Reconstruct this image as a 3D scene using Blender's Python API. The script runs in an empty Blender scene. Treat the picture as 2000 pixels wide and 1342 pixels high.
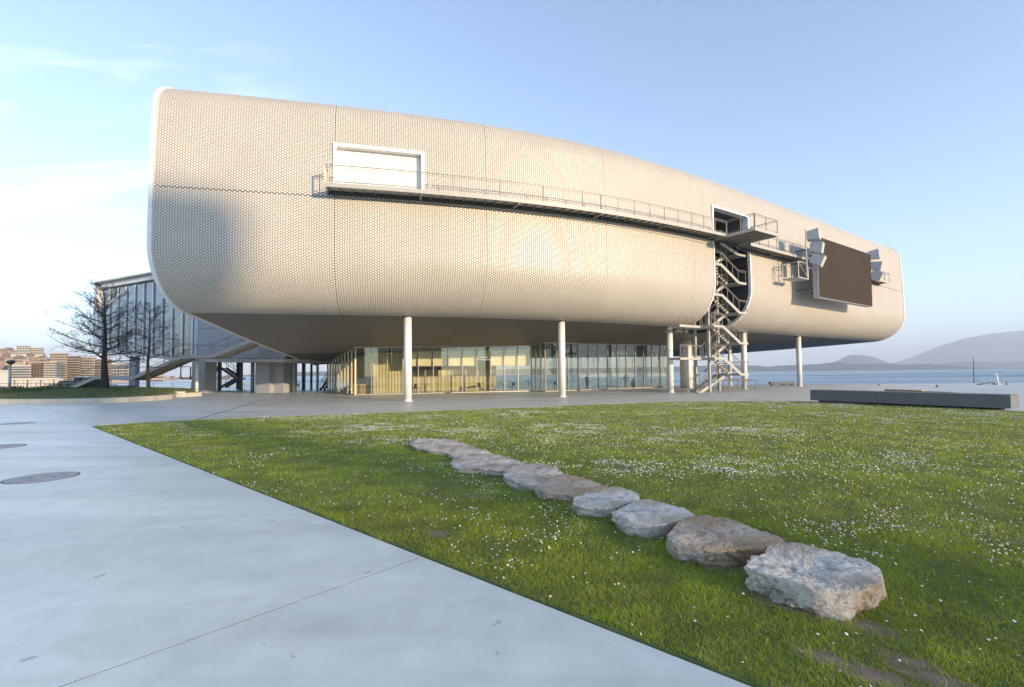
import bpy, math, random
import numpy as np
from mathutils import Vector, Matrix
R = math.radians
random.seed(7); rng = np.random.default_rng(11)
sc = bpy.context.scene
COL = sc.collection

# ------------------------------------------------------------------ camera
F = 945.0; EYE = 1.8; PITCH = R(2.2); ROLL = R(0.573)
CY = 729 - F*math.tan(PITCH)
_f = np.array([0, math.cos(PITCH), math.sin(PITCH)]); _r0 = np.array([1., 0, 0]); _u0 = np.cross(_r0, _f)
_r = math.cos(ROLL)*_r0 - math.sin(ROLL)*_u0; _u = math.cos(ROLL)*_u0 + math.sin(ROLL)*_r0
cam = bpy.data.cameras.new('camera'); camo = bpy.data.objects.new('camera', cam); COL.objects.link(camo)
cam.sensor_width = 36; cam.lens = F/2000*36; cam.shift_y = (CY-671)/2000; cam.clip_start = .05; cam.clip_end = 40000
M = Matrix.Identity(4)
for i in range(3):
    M[i][0] = _r[i]; M[i][1] = _u[i]; M[i][2] = -_f[i]
M[2][3] = EYE
camo.matrix_world = M
sc.camera = camo

def ray(x, y): return _r*(x-1000)/F + _u*(CY-y)/F + _f

# ------------------------------------------------------------------ sky, sun, exposure
SUN_AZ = R(48)          # to the right of straight behind the camera
SUN_EL = R(10)
sdir = Vector((math.sin(SUN_AZ)*math.cos(SUN_EL), -math.cos(SUN_AZ)*math.cos(SUN_EL), math.sin(SUN_EL)))
w = bpy.data.worlds.new('World'); sc.world = w; w.use_nodes = True
nt = w.node_tree; nt.nodes.clear()
wo = nt.nodes.new('ShaderNodeOutputWorld'); bg = nt.nodes.new('ShaderNodeBackground')
sky = nt.nodes.new('ShaderNodeTexSky'); sky.sky_type = 'NISHITA'; sky.sun_disc = False
sky.sun_elevation = SUN_EL; sky.sun_rotation = math.pi - SUN_AZ
sky.altitude = 0; sky.air_density = 1.0; sky.dust_density = 0.0; sky.ozone_density = 3.5
bg.inputs['Strength'].default_value = 0.14
# thin cirrus: noise over the sky direction projected on a high layer
tc = nt.nodes.new('ShaderNodeTexCoord'); sep = nt.nodes.new('ShaderNodeSeparateXYZ')
nt.links.new(tc.outputs['Generated'], sep.inputs[0])
def wmath(op, a, b=None, clamp=False):
    n = nt.nodes.new('ShaderNodeMath'); n.operation = op; n.use_clamp = clamp
    for i, x in enumerate((a, b)):
        if x is None: continue
        if isinstance(x, (int, float)): n.inputs[i].default_value = x
        else: nt.links.new(x, n.inputs[i])
    return n.outputs[0]
zz = wmath('ADD', wmath('MAXIMUM', sep.outputs['Z'], 0.0), 0.12)
cmb = nt.nodes.new('ShaderNodeCombineXYZ')
nt.links.new(wmath('DIVIDE', sep.outputs['X'], zz), cmb.inputs[0])
nt.links.new(wmath('DIVIDE', sep.outputs['Y'], zz), cmb.inputs[1])
mp = nt.nodes.new('ShaderNodeMapping'); mp.inputs['Rotation'].default_value = (0, 0, R(25)); mp.inputs['Scale'].default_value = (.35, 1.7, 1)
mp.inputs['Location'].default_value = (.55, .35, 0)
nt.links.new(cmb.outputs[0], mp.inputs[0])
nz = nt.nodes.new('ShaderNodeTexNoise'); nz.inputs['Scale'].default_value = 1.25; nz.inputs['Detail'].default_value = 7; nz.inputs['Roughness'].default_value = .56; nz.inputs['Distortion'].default_value = .6
nt.links.new(mp.outputs[0], nz.inputs['Vector'])
nz2 = nt.nodes.new('ShaderNodeTexNoise'); nz2.inputs['Scale'].default_value = .33; nz2.inputs['Detail'].default_value = 2
nt.links.new(cmb.outputs[0], nz2.inputs['Vector'])
mr = nt.nodes.new('ShaderNodeMapRange'); mr.inputs[1].default_value = .53; mr.inputs[2].default_value = .74; mr.inputs[3].default_value = 0; mr.inputs[4].default_value = .55
nt.links.new(nz.outputs['Fac'], mr.inputs[0])
mr2 = nt.nodes.new('ShaderNodeMapRange'); mr2.inputs[1].default_value = .45; mr2.inputs[2].default_value = .65
nt.links.new(nz2.outputs['Fac'], mr2.inputs[0])
def patch(px, py, c0, c1):
    d = ray(px, py); d = d/np.linalg.norm(d); n = nt.nodes.new('ShaderNodeVectorMath'); n.operation = 'DOT_PRODUCT'; n.inputs[1].default_value = tuple(d); nt.links.new(tc.outputs['Generated'], n.inputs[0])
    q = nt.nodes.new('ShaderNodeMapRange'); q.interpolation_type = 'SMOOTHSTEP'; q.inputs[1].default_value = math.cos(R(c0)); q.inputs[2].default_value = math.cos(R(c1)); nt.links.new(n.outputs['Value'], q.inputs[0]); return q.outputs[0]
cfac = wmath('ADD', wmath('MULTIPLY', wmath('MULTIPLY', mr.outputs[0], patch(150, 60, 18, 3)), 1.0), wmath('MULTIPLY', wmath('MULTIPLY', mr.outputs[0], patch(60, 520, 16, 3)), .03), True)
cfac = wmath('ADD', cfac, wmath('MULTIPLY', wmath('MULTIPLY', mr.outputs[0], mr2.outputs[0]), .05), True)
mixc = nt.nodes.new('ShaderNodeMixRGB'); mixc.inputs['Color2'].default_value = (5.6, 5.7, 6.2, 1)
tone = nt.nodes.new('ShaderNodeMixRGB'); tone.blend_type = 'MULTIPLY'; tone.inputs[0].default_value = 1; tone.inputs[2].default_value = (1.02, 1.0, 1.02, 1)
hsv = nt.nodes.new('ShaderNodeHueSaturation'); hsv.inputs['Saturation'].default_value = .78
nt.links.new(sky.outputs[0], tone.inputs[1]); nt.links.new(tone.outputs[0], hsv.inputs['Color'])
nt.links.new(cfac, mixc.inputs['Fac']); nt.links.new(hsv.outputs[0], mixc.inputs['Color1'])
nt.links.new(mixc.outputs[0], bg.inputs['Color']); nt.links.new(bg.outputs[0], wo.inputs['Surface'])

sun = bpy.data.lights.new('sun', 'SUN'); sun.energy = 3.2; sun.angle = R(.53); sun.color = (1.0, .765, .49)
suno = bpy.data.objects.new('sun', sun); COL.objects.link(suno)
suno.rotation_euler = (-sdir).to_track_quat('-Z', 'Y').to_euler()
vs = sc.view_settings; vs.view_transform = 'Standard'; vs.look = 'None'; vs.gamma = 1; vs.exposure = 1.66; vs.use_curve_mapping = False
sc.cycles.max_bounces = 8; sc.cycles.transparent_max_bounces = 24; sc.cycles.volume_bounces = 2
sc.cycles.sample_clamp_indirect = 6

# ------------------------------------------------------------------ layout helpers
def gnd(x, y, z=0.):
    d = ray(x, y); t = (z-EYE)/d[2]; return np.array([0, 0, EYE]) + d*t
def atY(x, y, Y):
    d = ray(x, y); return np.array([0, 0, EYE]) + d*(Y/d[1])
def proj(P):
    d = np.asarray(P, float) - np.array([0, 0, EYE])
    c = d@_f
    return 1000 + F*(d@_r)/c, CY - F*(d@_u)/c
def hash2(ix, iy, seed):
    n = (ix.astype(np.int64)*374761393 + iy.astype(np.int64)*668265263 + seed*1442695041) & 0x7fffffff
    n = ((n ^ (n >> 13))*1274126177) & 0x7fffffff
    return ((n ^ (n >> 16)) & 0xffff)/65535.
def vnoise(x, y, seed=0):
    x = np.asarray(x, float); y = np.asarray(y, float)
    ix = np.floor(x); iy = np.floor(y); fx = x-ix; fy = y-iy
    fx = fx*fx*(3-2*fx); fy = fy*fy*(3-2*fy)
    a = hash2(ix, iy, seed); b = hash2(ix+1, iy, seed); c = hash2(ix, iy+1, seed); d = hash2(ix+1, iy+1, seed)
    return (a*(1-fx)+b*fx)*(1-fy) + (c*(1-fx)+d*fx)*fy
def fbm(x, y, o=4, seed=0):
    s = 0; a = .5
    for i in range(o): s = s + a*vnoise(x*2**i, y*2**i, seed+i*17); a *= .5
    return s
def vnoise3(p, f, seed=0):
    x, y, z = p[:, 0]*f, p[:, 1]*f, p[:, 2]*f
    return (vnoise(x+.37*z, y-.53*z, seed) + vnoise(y+7.1+.4*x, z*1.1-.3*x, seed+5) + vnoise(z-3.3+.45*y, x+.35*y, seed+9))/3.

# ------------------------------------------------------------------ materials
def mat(name, col, rough=.6, metal=0., var=0., vscale=3., bump=0., bscale=20., spec=.5, coat=0., col2=None, detail=5, stretch=None):
    m = bpy.data.materials.new(name); m.use_nodes = True
    t = m.node_tree; b = t.nodes['Principled BSDF']
    b.inputs['Base Color'].default_value = (*col, 1); b.inputs['Roughness'].default_value = rough
    b.inputs['Metallic'].default_value = metal; b.inputs['Specular IOR Level'].default_value = spec
    if coat: b.inputs['Coat Weight'].default_value = coat; b.inputs['Coat Roughness'].default_value = .12
    if var or bump:
        tc = t.nodes.new('ShaderNodeTexCoord'); src = tc.outputs['Object']
        if stretch:
            mpp = t.nodes.new('ShaderNodeMapping'); mpp.inputs['Scale'].default_value = stretch
            t.links.new(src, mpp.inputs[0]); src = mpp.outputs[0]
    if var:
        n = t.nodes.new('ShaderNodeTexNoise'); n.inputs['Scale'].default_value = vscale; n.inputs['Detail'].default_value = detail; n.inputs['Roughness'].default_value = .6
        t.links.new(src, n.inputs['Vector'])
        cr = t.nodes.new('ShaderNodeValToRGB'); cr.color_ramp.elements[0].position = .3; cr.color_ramp.elements[1].position = .7
        c2 = col2 or tuple(min(1, c*(1+var)) for c in col); c1 = tuple(c*(1-var) for c in col) if not col2 else col
        cr.color_ramp.elements[0].color = (*c1, 1); cr.color_ramp.elements[1].color = (*c2, 1)
        t.links.new(n.outputs['Fac'], cr.inputs[0]); t.links.new(cr.outputs[0], b.inputs['Base Color'])
    if bump:
        n2 = t.nodes.new('ShaderNodeTexNoise'); n2.inputs['Scale'].default_value = bscale; n2.inputs['Detail'].default_value = 6
        t.links.new(src, n2.inputs['Vector'])
        bp = t.nodes.new('ShaderNodeBump'); bp.inputs['Strength'].default_value = bump; bp.inputs['Distance'].default_value = .05
        t.links.new(n2.outputs['Fac'], bp.inputs['Height']); t.links.new(bp.outputs[0], b.inputs['Normal'])
    return m
def glassmat(name, tint=(.86, .9, .88), refl=.06, gl=(1, 1, 1)):
    m = bpy.data.materials.new(name); m.use_nodes = True; t = m.node_tree; t.nodes.clear()
    o = t.nodes.new('ShaderNodeOutputMaterial'); mx = t.nodes.new('ShaderNodeMixShader')
    tr = t.nodes.new('ShaderNodeBsdfTransparent'); tr.inputs[0].default_value = (*tint, 1)
    g = t.nodes.new('ShaderNodeBsdfGlossy'); g.inputs['Roughness'].default_value = .015; g.inputs[0].default_value = (*gl, 1)
    ge = t.nodes.new('ShaderNodeNewGeometry'); dt = t.nodes.new('ShaderNodeVectorMath'); dt.operation = 'DOT_PRODUCT'
    t.links.new(ge.outputs['Normal'], dt.inputs[0]); t.links.new(ge.outputs['Incoming'], dt.inputs[1])
    def mth(op, a, b=0.):        # Schlick reflectance, the same for both faces of the thin pane
        n = t.nodes.new('ShaderNodeMath'); n.operation = op
        for i, x in enumerate((a, b)):
            if isinstance(x, (int, float)): n.inputs[i].default_value = x
            else: t.links.new(x, n.inputs[i])
        return n.outputs[0]
    sch = mth('POWER', mth('SUBTRACT', 1.0, mth('ABSOLUTE', dt.outputs['Value'])), 5.0)
    t.links.new(mth('ADD', mth('MULTIPLY', sch, 1-refl), refl), mx.inputs[0])
    t.links.new(tr.outputs[0], mx.inputs[1]); t.links.new(g.outputs[0], mx.inputs[2]); t.links.new(mx.outputs[0], o.inputs[0])
    return m
MT = {}
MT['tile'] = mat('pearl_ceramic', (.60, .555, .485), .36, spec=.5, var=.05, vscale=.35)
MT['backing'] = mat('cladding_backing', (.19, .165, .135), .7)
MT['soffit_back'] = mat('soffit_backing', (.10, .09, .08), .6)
MT['soffit_disc_shaded'] = mat('shade_toned_ceramic', (.23, .205, .175), .45, var=.05, vscale=.35)  # same ceramic as the facade, with the underside's shade put into the colour
MT['white'] = mat('white_coated_metal', (.80, .79, .77), .4, var=.03, vscale=.8)
MT['shutter'] = mat('shutter_white', (.78, .76, .71), .45, var=.03, vscale=.5)
MT['roof'] = mat('roof_metal', (.6, .57, .53), .5)
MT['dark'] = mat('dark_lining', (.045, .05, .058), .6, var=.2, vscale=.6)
MT['steel'] = mat('galvanised_steel', (.27, .255, .23), .45, metal=.4, var=.12, vscale=2.5)
MT['steel_lt'] = mat('painted_steel', (.40, .385, .35), .45, var=.06, vscale=2)
MT['steel_dk'] = mat('dark_steel', (.07, .075, .08), .5, metal=.3)
MT['grating'] = mat('deck_panel', (.44, .435, .42), .55, var=.08, vscale=2)
MT['column'] = mat('white_column_paint', (.74, .72, .68), .45, var=.05, vscale=.9, bump=.02, bscale=6)
MT['mullion'] = mat('mullion_steel', (.42, .38, .32), .4, metal=.3)
MT['glass'] = glassmat('pavilion_glass', (.90, .91, .86), .07)
MT['wing_glass'] = glassmat('wing_glass', (.80, .83, .86), .12)
MT['blind'] = mat('roller_blind', (.80, .74, .55), .8, var=.04, vscale=1)
MT['curtain'] = mat('curtain', (.62, .55, .37), .9, var=.1, vscale=2)
MT['wood'] = mat('pale_wood', (.40, .27, .14), .5, var=.2, vscale=4, stretch=(1, 1, 8))
MT['infloor'] = mat('interior_floor', (.30, .29, .27), .25, var=.1, vscale=1)
MT['inwall'] = mat('interior_wall', (.55, .49, .37), .8, var=.05, vscale=.5)
MT['screen'] = mat('led_screen', (.046, .036, .027), .75, var=.06, vscale=.2, spec=.12)
MT['speaker'] = mat('speaker_grey', (.40, .42, .45), .5, var=.04, vscale=2)
MT['speaker_grille'] = mat('speaker_grille', (.50, .46, .40), .6, bump=.3, bscale=120)
MT['concrete'] = mat('bluish_concrete', (.38, .41, .415), .40, var=.14, vscale=.55, bump=.06, bscale=55, detail=9, stretch=(1, 1, 1))
def concrete_mat(name, base, rough, ang):
    m = bpy.data.materials.new(name); m.use_nodes = True; t = m.node_tree; b = t.nodes['Principled BSDF']
    tc = t.nodes.new('ShaderNodeTexCoord'); src = tc.outputs['Object']
    def noise(s, d, r, st=None):
        n = t.nodes.new('ShaderNodeTexNoise'); n.inputs['Scale'].default_value = s; n.inputs['Detail'].default_value = d; n.inputs['Roughness'].default_value = r; n.inputs['Distortion'].default_value = .4
        if st:
            q = t.nodes.new('ShaderNodeMapping'); q.inputs['Rotation'].default_value = (0, 0, ang); q.inputs['Scale'].default_value = st; t.links.new(src, q.inputs[0]); t.links.new(q.outputs[0], n.inputs['Vector'])
        else: t.links.new(src, n.inputs['Vector'])
        return n.outputs['Fac']
    def mrange(f, a, c, lo, hi):
        n = t.nodes.new('ShaderNodeMapRange'); n.inputs[1].default_value = a; n.inputs[2].default_value = c; n.inputs[3].default_value = lo; n.inputs[4].default_value = hi; t.links.new(f, n.inputs[0]); return n.outputs[0]
    def mul(x, y):
        n = t.nodes.new('ShaderNodeMath'); n.operation = 'MULTIPLY'; t.links.new(x, n.inputs[0]); t.links.new(y, n.inputs[1]); return n.outputs[0]
    v = mul(mrange(noise(.5, 6, .6, (.35, 1.6, 1)), .3, .7, .80, 1.15), mrange(noise(2.6, 8, .68), .3, .7, .90, 1.09))
    v = mul(v, mrange(noise(60, 3, .6), .3, .7, .96, 1.04))
    v = mul(v, mrange(noise(5.5, 2, .5), .24, .285, .62, 1.0))
    v = mul(v, mrange(noise(.9, 9, .72), .62, .74, 1.0, 1.22))
    cc = t.nodes.new('ShaderNodeMixRGB'); cc.blend_type = 'MULTIPLY'; cc.inputs[0].default_value = 1; cc.inputs[1].default_value = (*base, 1); t.links.new(v, cc.inputs[2]); t.links.new(cc.outputs[0], b.inputs['Base Color'])
    t.links.new(mrange(noise(.7, 5, .6, (.35, 1.6, 1)), .3, .7, rough-.10, rough+.14), b.inputs['Roughness'])
    bp = t.nodes.new('ShaderNodeBump'); bp.inputs['Strength'].default_value = .05; bp.inputs['Distance'].default_value = .05; t.links.new(noise(40, 6, .6), bp.inputs['Height']); t.links.new(bp.outputs[0], b.inputs['Normal'])
    return m
MT['concrete'] = concrete_mat('bluish_concrete_slab', (.595, .645, .605), .47, R(40))
MT['plaza'] = concrete_mat('plaza_concrete', (.53, .535, .485), .40, R(-5))
MT['bench'] = mat('bench_concrete', (.155, .158, .16), .6, var=.14, vscale=1.4, bump=.1, bscale=40, detail=8)
MT['kerb'] = mat('planter_concrete', (.45, .44, .41), .6, var=.1, vscale=1.2, bump=.06, bscale=30)
MT['pier'] = mat('pier_concrete', (.32, .33, .35), .6, var=.08, vscale=.7, bump=.05, bscale=25)
MT['soil'] = mat('lawn_soil', (.12, .15, .04), .95, var=.35, vscale=2.5, bump=.5, bscale=60)
MT['dirt'] = mat('bare_soil', (.21, .165, .115), .95, var=.3, vscale=9, bump=.6, bscale=90)
MT['bark'] = mat('bark', (.055, .042, .033), .9, var=.3, vscale=9, bump=.6, bscale=30, stretch=(1, 1, .25))
MT['wing_panel'] = mat('wing_grey_panel', (.30, .31, .34), .5, var=.05, vscale=.6)
MT['wing_blue'] = mat('wing_pale_panel', (.42, .49, .57), .5)
MT['cast_iron'] = mat('cast_iron', (.27, .275, .285), .55, var=.2, vscale=6, bump=.25, bscale=45)
MT['groove'] = mat('joint_dark', (.06, .06, .06), .9)  # even dark colour for paving joints, bedding and manhole frames
MT['rubber'] = mat('black_rubber', (.02, .02, .02), .7)
MT['carpaint'] = mat('white_car_paint', (.75, .76, .78), .25, coat=.6)
MT['carglass'] = mat('car_glass', (.02, .025, .03), .1)
MT['skin'] = mat('skin', (.45, .28, .2), .6)
MT['cloth1'] = mat('dark_clothes', (.025, .026, .03), .9, var=.3, vscale=8)
MT['cloth2'] = mat('brown_clothes', (.09, .055, .035), .9, var=.3, vscale=8)
MT['hair'] = mat('dark_hair', (.02, .014, .01), .8)
MT['hedge'] = mat('hedge_leaves', (.05, .085, .025), .9, var=.4, vscale=1.2)

# tile cladding: slow tonal drift between discs
# sea
def sea_mat():
    m = bpy.data.materials.new('sea_water'); m.use_nodes = True; t = m.node_tree; b = t.nodes['Principled BSDF']
    b.inputs['Base Color'].default_value = (.05, .12, .19, 1); b.inputs['Roughness'].default_value = .22; b.inputs['IOR'].default_value = 1.33
    tc = t.nodes.new('ShaderNodeTexCoord'); mp = t.nodes.new('ShaderNodeMapping'); mp.inputs['Scale'].default_value = (.16, .5, 1)
    t.links.new(tc.outputs['Object'], mp.inputs[0])
    n = t.nodes.new('ShaderNodeTexNoise'); n.inputs['Scale'].default_value = 1.0; n.inputs['Detail'].default_value = 5; n.inputs['Roughness'].default_value = .6
    t.links.new(mp.outputs[0], n.inputs['Vector'])
    mp2 = t.nodes.new('ShaderNodeMapping'); mp2.inputs['Scale'].default_value = (.004, .012, 1); t.links.new(tc.outputs['Object'], mp2.inputs[0])
    n2 = t.nodes.new('ShaderNodeTexNoise'); n2.inputs['Scale'].default_value = 1.0; n2.inputs['Detail'].default_value = 3; t.links.new(mp2.outputs[0], n2.inputs['Vector'])
    mr = t.nodes.new('ShaderNodeMapRange'); mr.inputs[1].default_value = .35; mr.inputs[2].default_value = .65; mr.inputs[3].default_value = .12; mr.inputs[4].default_value = .34
    t.links.new(n2.outputs['Fac'], mr.inputs[0]); t.links.new(mr.outputs[0], b.inputs['Roughness'])
    bp = t.nodes.new('ShaderNodeBump'); bp.inputs['Strength'].default_value = 1.0; bp.inputs['Distance'].default_value = 1.1
    t.links.new(n.outputs['Fac'], bp.inputs['Height']); t.links.new(bp.outputs[0], b.inputs['Normal'])
    return m
MT['sea'] = sea_mat()
def grass_mat():
    m = bpy.data.materials.new('grass_blades'); m.use_nodes = True; t = m.node_tree; t.nodes.clear()
    o = t.nodes.new('ShaderNodeOutputMaterial'); a = t.nodes.new('ShaderNodeAttribute'); a.attribute_name = 'tint'
    d = t.nodes.new('ShaderNodeBsdfDiffuse'); tr = t.nodes.new('ShaderNodeBsdfTranslucent'); mx = t.nodes.new('ShaderNodeMixShader'); mx.inputs[0].default_value = .42
    g = t.nodes.new('ShaderNodeBsdfGlossy'); g.inputs['Roughness'].default_value = .45; g.inputs[0].default_value = (.8, .9, .7, 1)
    mx2 = t.nodes.new('ShaderNodeMixShader'); mx2.inputs[0].default_value = .04
    t.links.new(a.outputs['Color'], d.inputs[0]); t.links.new(a.outputs['Color'], tr.inputs[0])
    t.links.new(d.outputs[0], mx.inputs[1]); t.links.new(tr.outputs[0], mx.inputs[2])
    t.links.new(mx.outputs[0], mx2.inputs[1]); t.links.new(g.outputs[0], mx2.inputs[2]); t.links.new(mx2.outputs[0], o.inputs[0])
    return m
MT['grass'] = grass_mat()
def daisy_mat():
    m = bpy.data.materials.new('daisy_petals'); m.use_nodes = True; t = m.node_tree; b = t.nodes['Principled BSDF']
    a = t.nodes.new('ShaderNodeAttribute'); a.attribute_name = 'tint'; t.links.new(a.outputs['Color'], b.inputs['Base Color']); b.inputs['Roughness'].default_value = .8
    return m
MT['daisy'] = daisy_mat()
def stone_mat(name, pale, dark, ochre, oc_amt):
    m = bpy.data.materials.new(name); m.use_nodes = True; t = m.node_tree; b = t.nodes['Principled BSDF']; b.inputs['Roughness'].default_value = .85
    tc = t.nodes.new('ShaderNodeTexCoord'); src = tc.outputs['Object']
    def noise(s, d=8, r=.62, st=None):
        n = t.nodes.new('ShaderNodeTexNoise'); n.inputs['Scale'].default_value = s; n.inputs['Detail'].default_value = d; n.inputs['Roughness'].default_value = r
        if st:
            q = t.nodes.new('ShaderNodeMapping'); q.inputs['Scale'].default_value = st; t.links.new(src, q.inputs[0]); t.links.new(q.outputs[0], n.inputs['Vector'])
        else: t.links.new(src, n.inputs['Vector'])
        return n.outputs['Fac']
    def ramp(f, e):
        c = t.nodes.new('ShaderNodeValToRGB'); c.color_ramp.elements.remove(c.color_ramp.elements[1])
        for i, (p, col) in enumerate(e):
            el = c.color_ramp.elements[0] if i == 0 else c.color_ramp.elements.new(p)
            el.position = p; el.color = (*col, 1)
        t.links.new(f, c.inputs[0]); return c.outputs[0]
    big = ramp(noise(3.2, 9, .65), [(.30, dark), (.41, tuple((x+y)/2 for x, y in zip(pale, dark))), (.48, pale)])
    oc = ramp(noise(1.6, 5), [(.5-oc_amt*.2, (0, 0, 0)), (.66-oc_amt*.1, (1, 1, 1))])
    mx = t.nodes.new('ShaderNodeMixRGB'); t.links.new(oc, mx.inputs[0]); t.links.new(big, mx.inputs[1]); mx.inputs[2].default_value = (*ochre, 1)
    sp = ramp(noise(26, 4, .7), [(.34, (.25, .25, .25)), (.46, (1, 1, 1))])
    mu = t.nodes.new('ShaderNodeMixRGB'); mu.blend_type = 'MULTIPLY'; mu.inputs[0].default_value = .5
    t.links.new(mx.outputs[0], mu.inputs[1]); t.links.new(sp, mu.inputs[2]); t.links.new(mu.outputs[0], b.inputs['Base Color'])
    bp = t.nodes.new('ShaderNodeBump'); bp.inputs['Strength'].default_value = 1.0; bp.inputs['Distance'].default_value = .05
    t.links.new(noise(11, 10, .68, (1, 1, 2.2)), bp.inputs['Height']); t.links.new(bp.outputs[0], b.inputs['Normal'])
    return m
MT['stoneA'] = stone_mat('pale_limestone', (.80, .73, .62), (.30, .265, .22), (.50, .39, .27), .2)
MT['stoneB'] = stone_mat('ochre_limestone', (.64, .55, .44), (.24, .20, .165), (.46, .31, .18), .7)
MT['stoneC'] = stone_mat('grey_sandstone', (.74, .65, .53), (.34, .29, .235), (.42, .33, .24), .35)

# ------------------------------------------------------------------ mesh builder and object helpers
class MB:
    def __init__(s): s.v = []; s.f = []
    def add(s, vs, fs):
        o = len(s.v); s.v += [tuple(float(c) for c in p) for p in vs]; s.f += [tuple(i+o for i in f) for f in fs]; return s
    def frame(s, c, ex, ey, ez):          # box: centre and three half-axes
        c, ex, ey, ez = (np.asarray(a, float) for a in (c, ex, ey, ez))
        vs = [c+a*ex+b*ey+d*ez for d in (-1, 1) for b in (-1, 1) for a in (-1, 1)]
        return s.add(vs, [(0, 2, 3, 1), (4, 5, 7, 6), (0, 1, 5, 4), (2, 6, 7, 3), (0, 4, 6, 2), (1, 3, 7, 5)])
    def box(s, c, size, rz=0.):
        ca, sa = math.cos(rz), math.sin(rz); x, y, z = (d/2 for d in size)
        return s.frame(c, (ca*x, sa*x, 0), (-sa*y, ca*y, 0), (0, 0, z))
    def bar(s, p, q, wid, hgt, up=(0, 0, 1)):
        p = np.asarray(p, float); q = np.asarray(q, float); d = q-p; L = np.linalg.norm(d)
        if L < 1e-6: return s
        d /= L; up = np.asarray(up, float)
        if abs(d@up) > .999: up = np.array([0, 1., 0])
        sd = np.cross(d, up); sd /= np.linalg.norm(sd); u2 = np.cross(sd, d)
        return s.frame((p+q)/2, d*L/2, sd*wid/2, u2*hgt/2)
    def tube(s, pts, rad, n=8, cap=True):
        pts = [np.asarray(p, float) for p in pts]
        if not hasattr(rad, '__len__'): rad = [rad]*len(pts)
        o = len(s.v); prev = None
        for i, p in enumerate(pts):
            d = pts[min(i+1, len(pts)-1)] - pts[max(i-1, 0)]; d = d/(np.linalg.norm(d)+1e-9)
            a = np.array([0, 0, 1.]) if abs(d[2]) < .9 else np.array([1., 0, 0])
            if prev is not None: a = prev
            e1 = a - d*(a@d); e1 /= np.linalg.norm(e1)+1e-9; e2 = np.cross(d, e1); prev = e1
            for k in range(n):
                t = 2*math.pi*k/n; s.v.append(tuple(p + rad[i]*(math.cos(t)*e1+math.sin(t)*e2)))
        for i in range(len(pts)-1):
            for k in range(n):
                a = o+i*n+k; b = o+i*n+(k+1) % n; s.f.append((a, b, b+n, a+n))
        if cap:
            s.f.append(tuple(o+k for k in range(n))[::-1]); s.f.append(tuple(o+(len(pts)-1)*n+k for k in range(n)))
        return s
    def prism(s, poly, z0, z1):
        n = len(poly); o = len(s.v)
        z0f = z0 if hasattr(z0, '__len__') else [z0]*n; z1f = z1 if hasattr(z1, '__len__') else [z1]*n
        for p, z in zip(poly, z0f): s.v.append((float(p[0]), float(p[1]), float(z)))
        for p, z in zip(poly, z1f): s.v.append((float(p[0]), float(p[1]), float(z)))
        s.f.append(tuple(range(o+n-1, o-1, -1))); s.f.append(tuple(range(o+n, o+2*n)))
        for i in range(n): j = (i+1) % n; s.f.append((o+i, o+j, o+n+j, o+n+i))
        return s
    def quad(s, a, b, c, d): return s.add([a, b, c, d], [(0, 1, 2, 3)])
    def mesh(s, name, m, smooth=False, off=(0, 0, 0)):
        me = bpy.data.meshes.new(name)
        me.from_pydata([(x-off[0], y-off[1], z-off[2]) for x, y, z in s.v], [], s.f)
        if m: me.materials.append(m)
        if smooth: me.polygons.foreach_set('use_smooth', [True]*len(me.polygons))
        me.update(); return me
    def build(s, name, m, parent=None, smooth=False, loc=None):
        off = wloc(parent)
        if parent is None and loc is not None: off = np.asarray(loc, float)
        o = bpy.data.objects.new(name, s.mesh(name, m, smooth, off)); COL.objects.link(o)
        if parent is not None: o.parent = parent
        elif loc is not None: o.location = loc
        return o
def wloc(o):
    p = np.zeros(3)
    while o is not None: p = p + np.array(o.location); o = o.parent
    return p
def tag(o, label=None, cat=None, group=None, kind=None):
    if label: o['label'] = label
    if cat: o['category'] = cat
    if group: o['group'] = group
    if kind: o['kind'] = kind
    return o
def thing(name, label, cat, loc=(0, 0, 0), group=None):
    o = bpy.data.objects.new(name, None); COL.objects.link(o); o.location = tuple(float(c) for c in loc); o.empty_display_size = .2
    return tag(o, label, cat, group)
def inst(name, me, parent, loc, rz=0., rot=None, scale=None):
    o = bpy.data.objects.new(name, me); COL.objects.link(o); o.parent = parent
    o.location = tuple(np.asarray(loc, float) - wloc(parent)) if parent is not None else tuple(float(c) for c in loc)
    o.rotation_euler = rot if rot is not None else (0, 0, rz)
    if scale is not None: o.scale = scale
    return o
def npmesh(name, V, Fc, m, smooth=False, tint=None):
    me = bpy.data.meshes.new(name); k = Fc.shape[1]
    me.vertices.add(len(V)); me.vertices.foreach_set('co', V.astype(np.float32).ravel())
    me.loops.add(Fc.size); me.loops.foreach_set('vertex_index', Fc.astype(np.int32).ravel())
    me.polygons.add(len(Fc)); me.polygons.foreach_set('loop_start', np.arange(0, Fc.size, k, dtype=np.int32))
    me.polygons.foreach_set('loop_total', np.full(len(Fc), k, dtype=np.int32))
    if smooth: me.polygons.foreach_set('use_smooth', np.ones(len(Fc), dtype=bool))
    if tint is not None:
        a = me.attributes.new('tint', 'FLOAT_COLOR', 'POINT')
        a.data.foreach_set('color', np.concatenate([tint, np.ones((len(tint), 1))], 1).astype(np.float32).ravel())
    me.materials.append(m); me.update(calc_edges=True); me.validate(); return me
def obj(name, me, parent=None):
    o = bpy.data.objects.new(name, me); COL.objects.link(o)
    if parent is not None: o.parent = parent
    return o
def struct(o): return tag(o, kind='structure')

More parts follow.
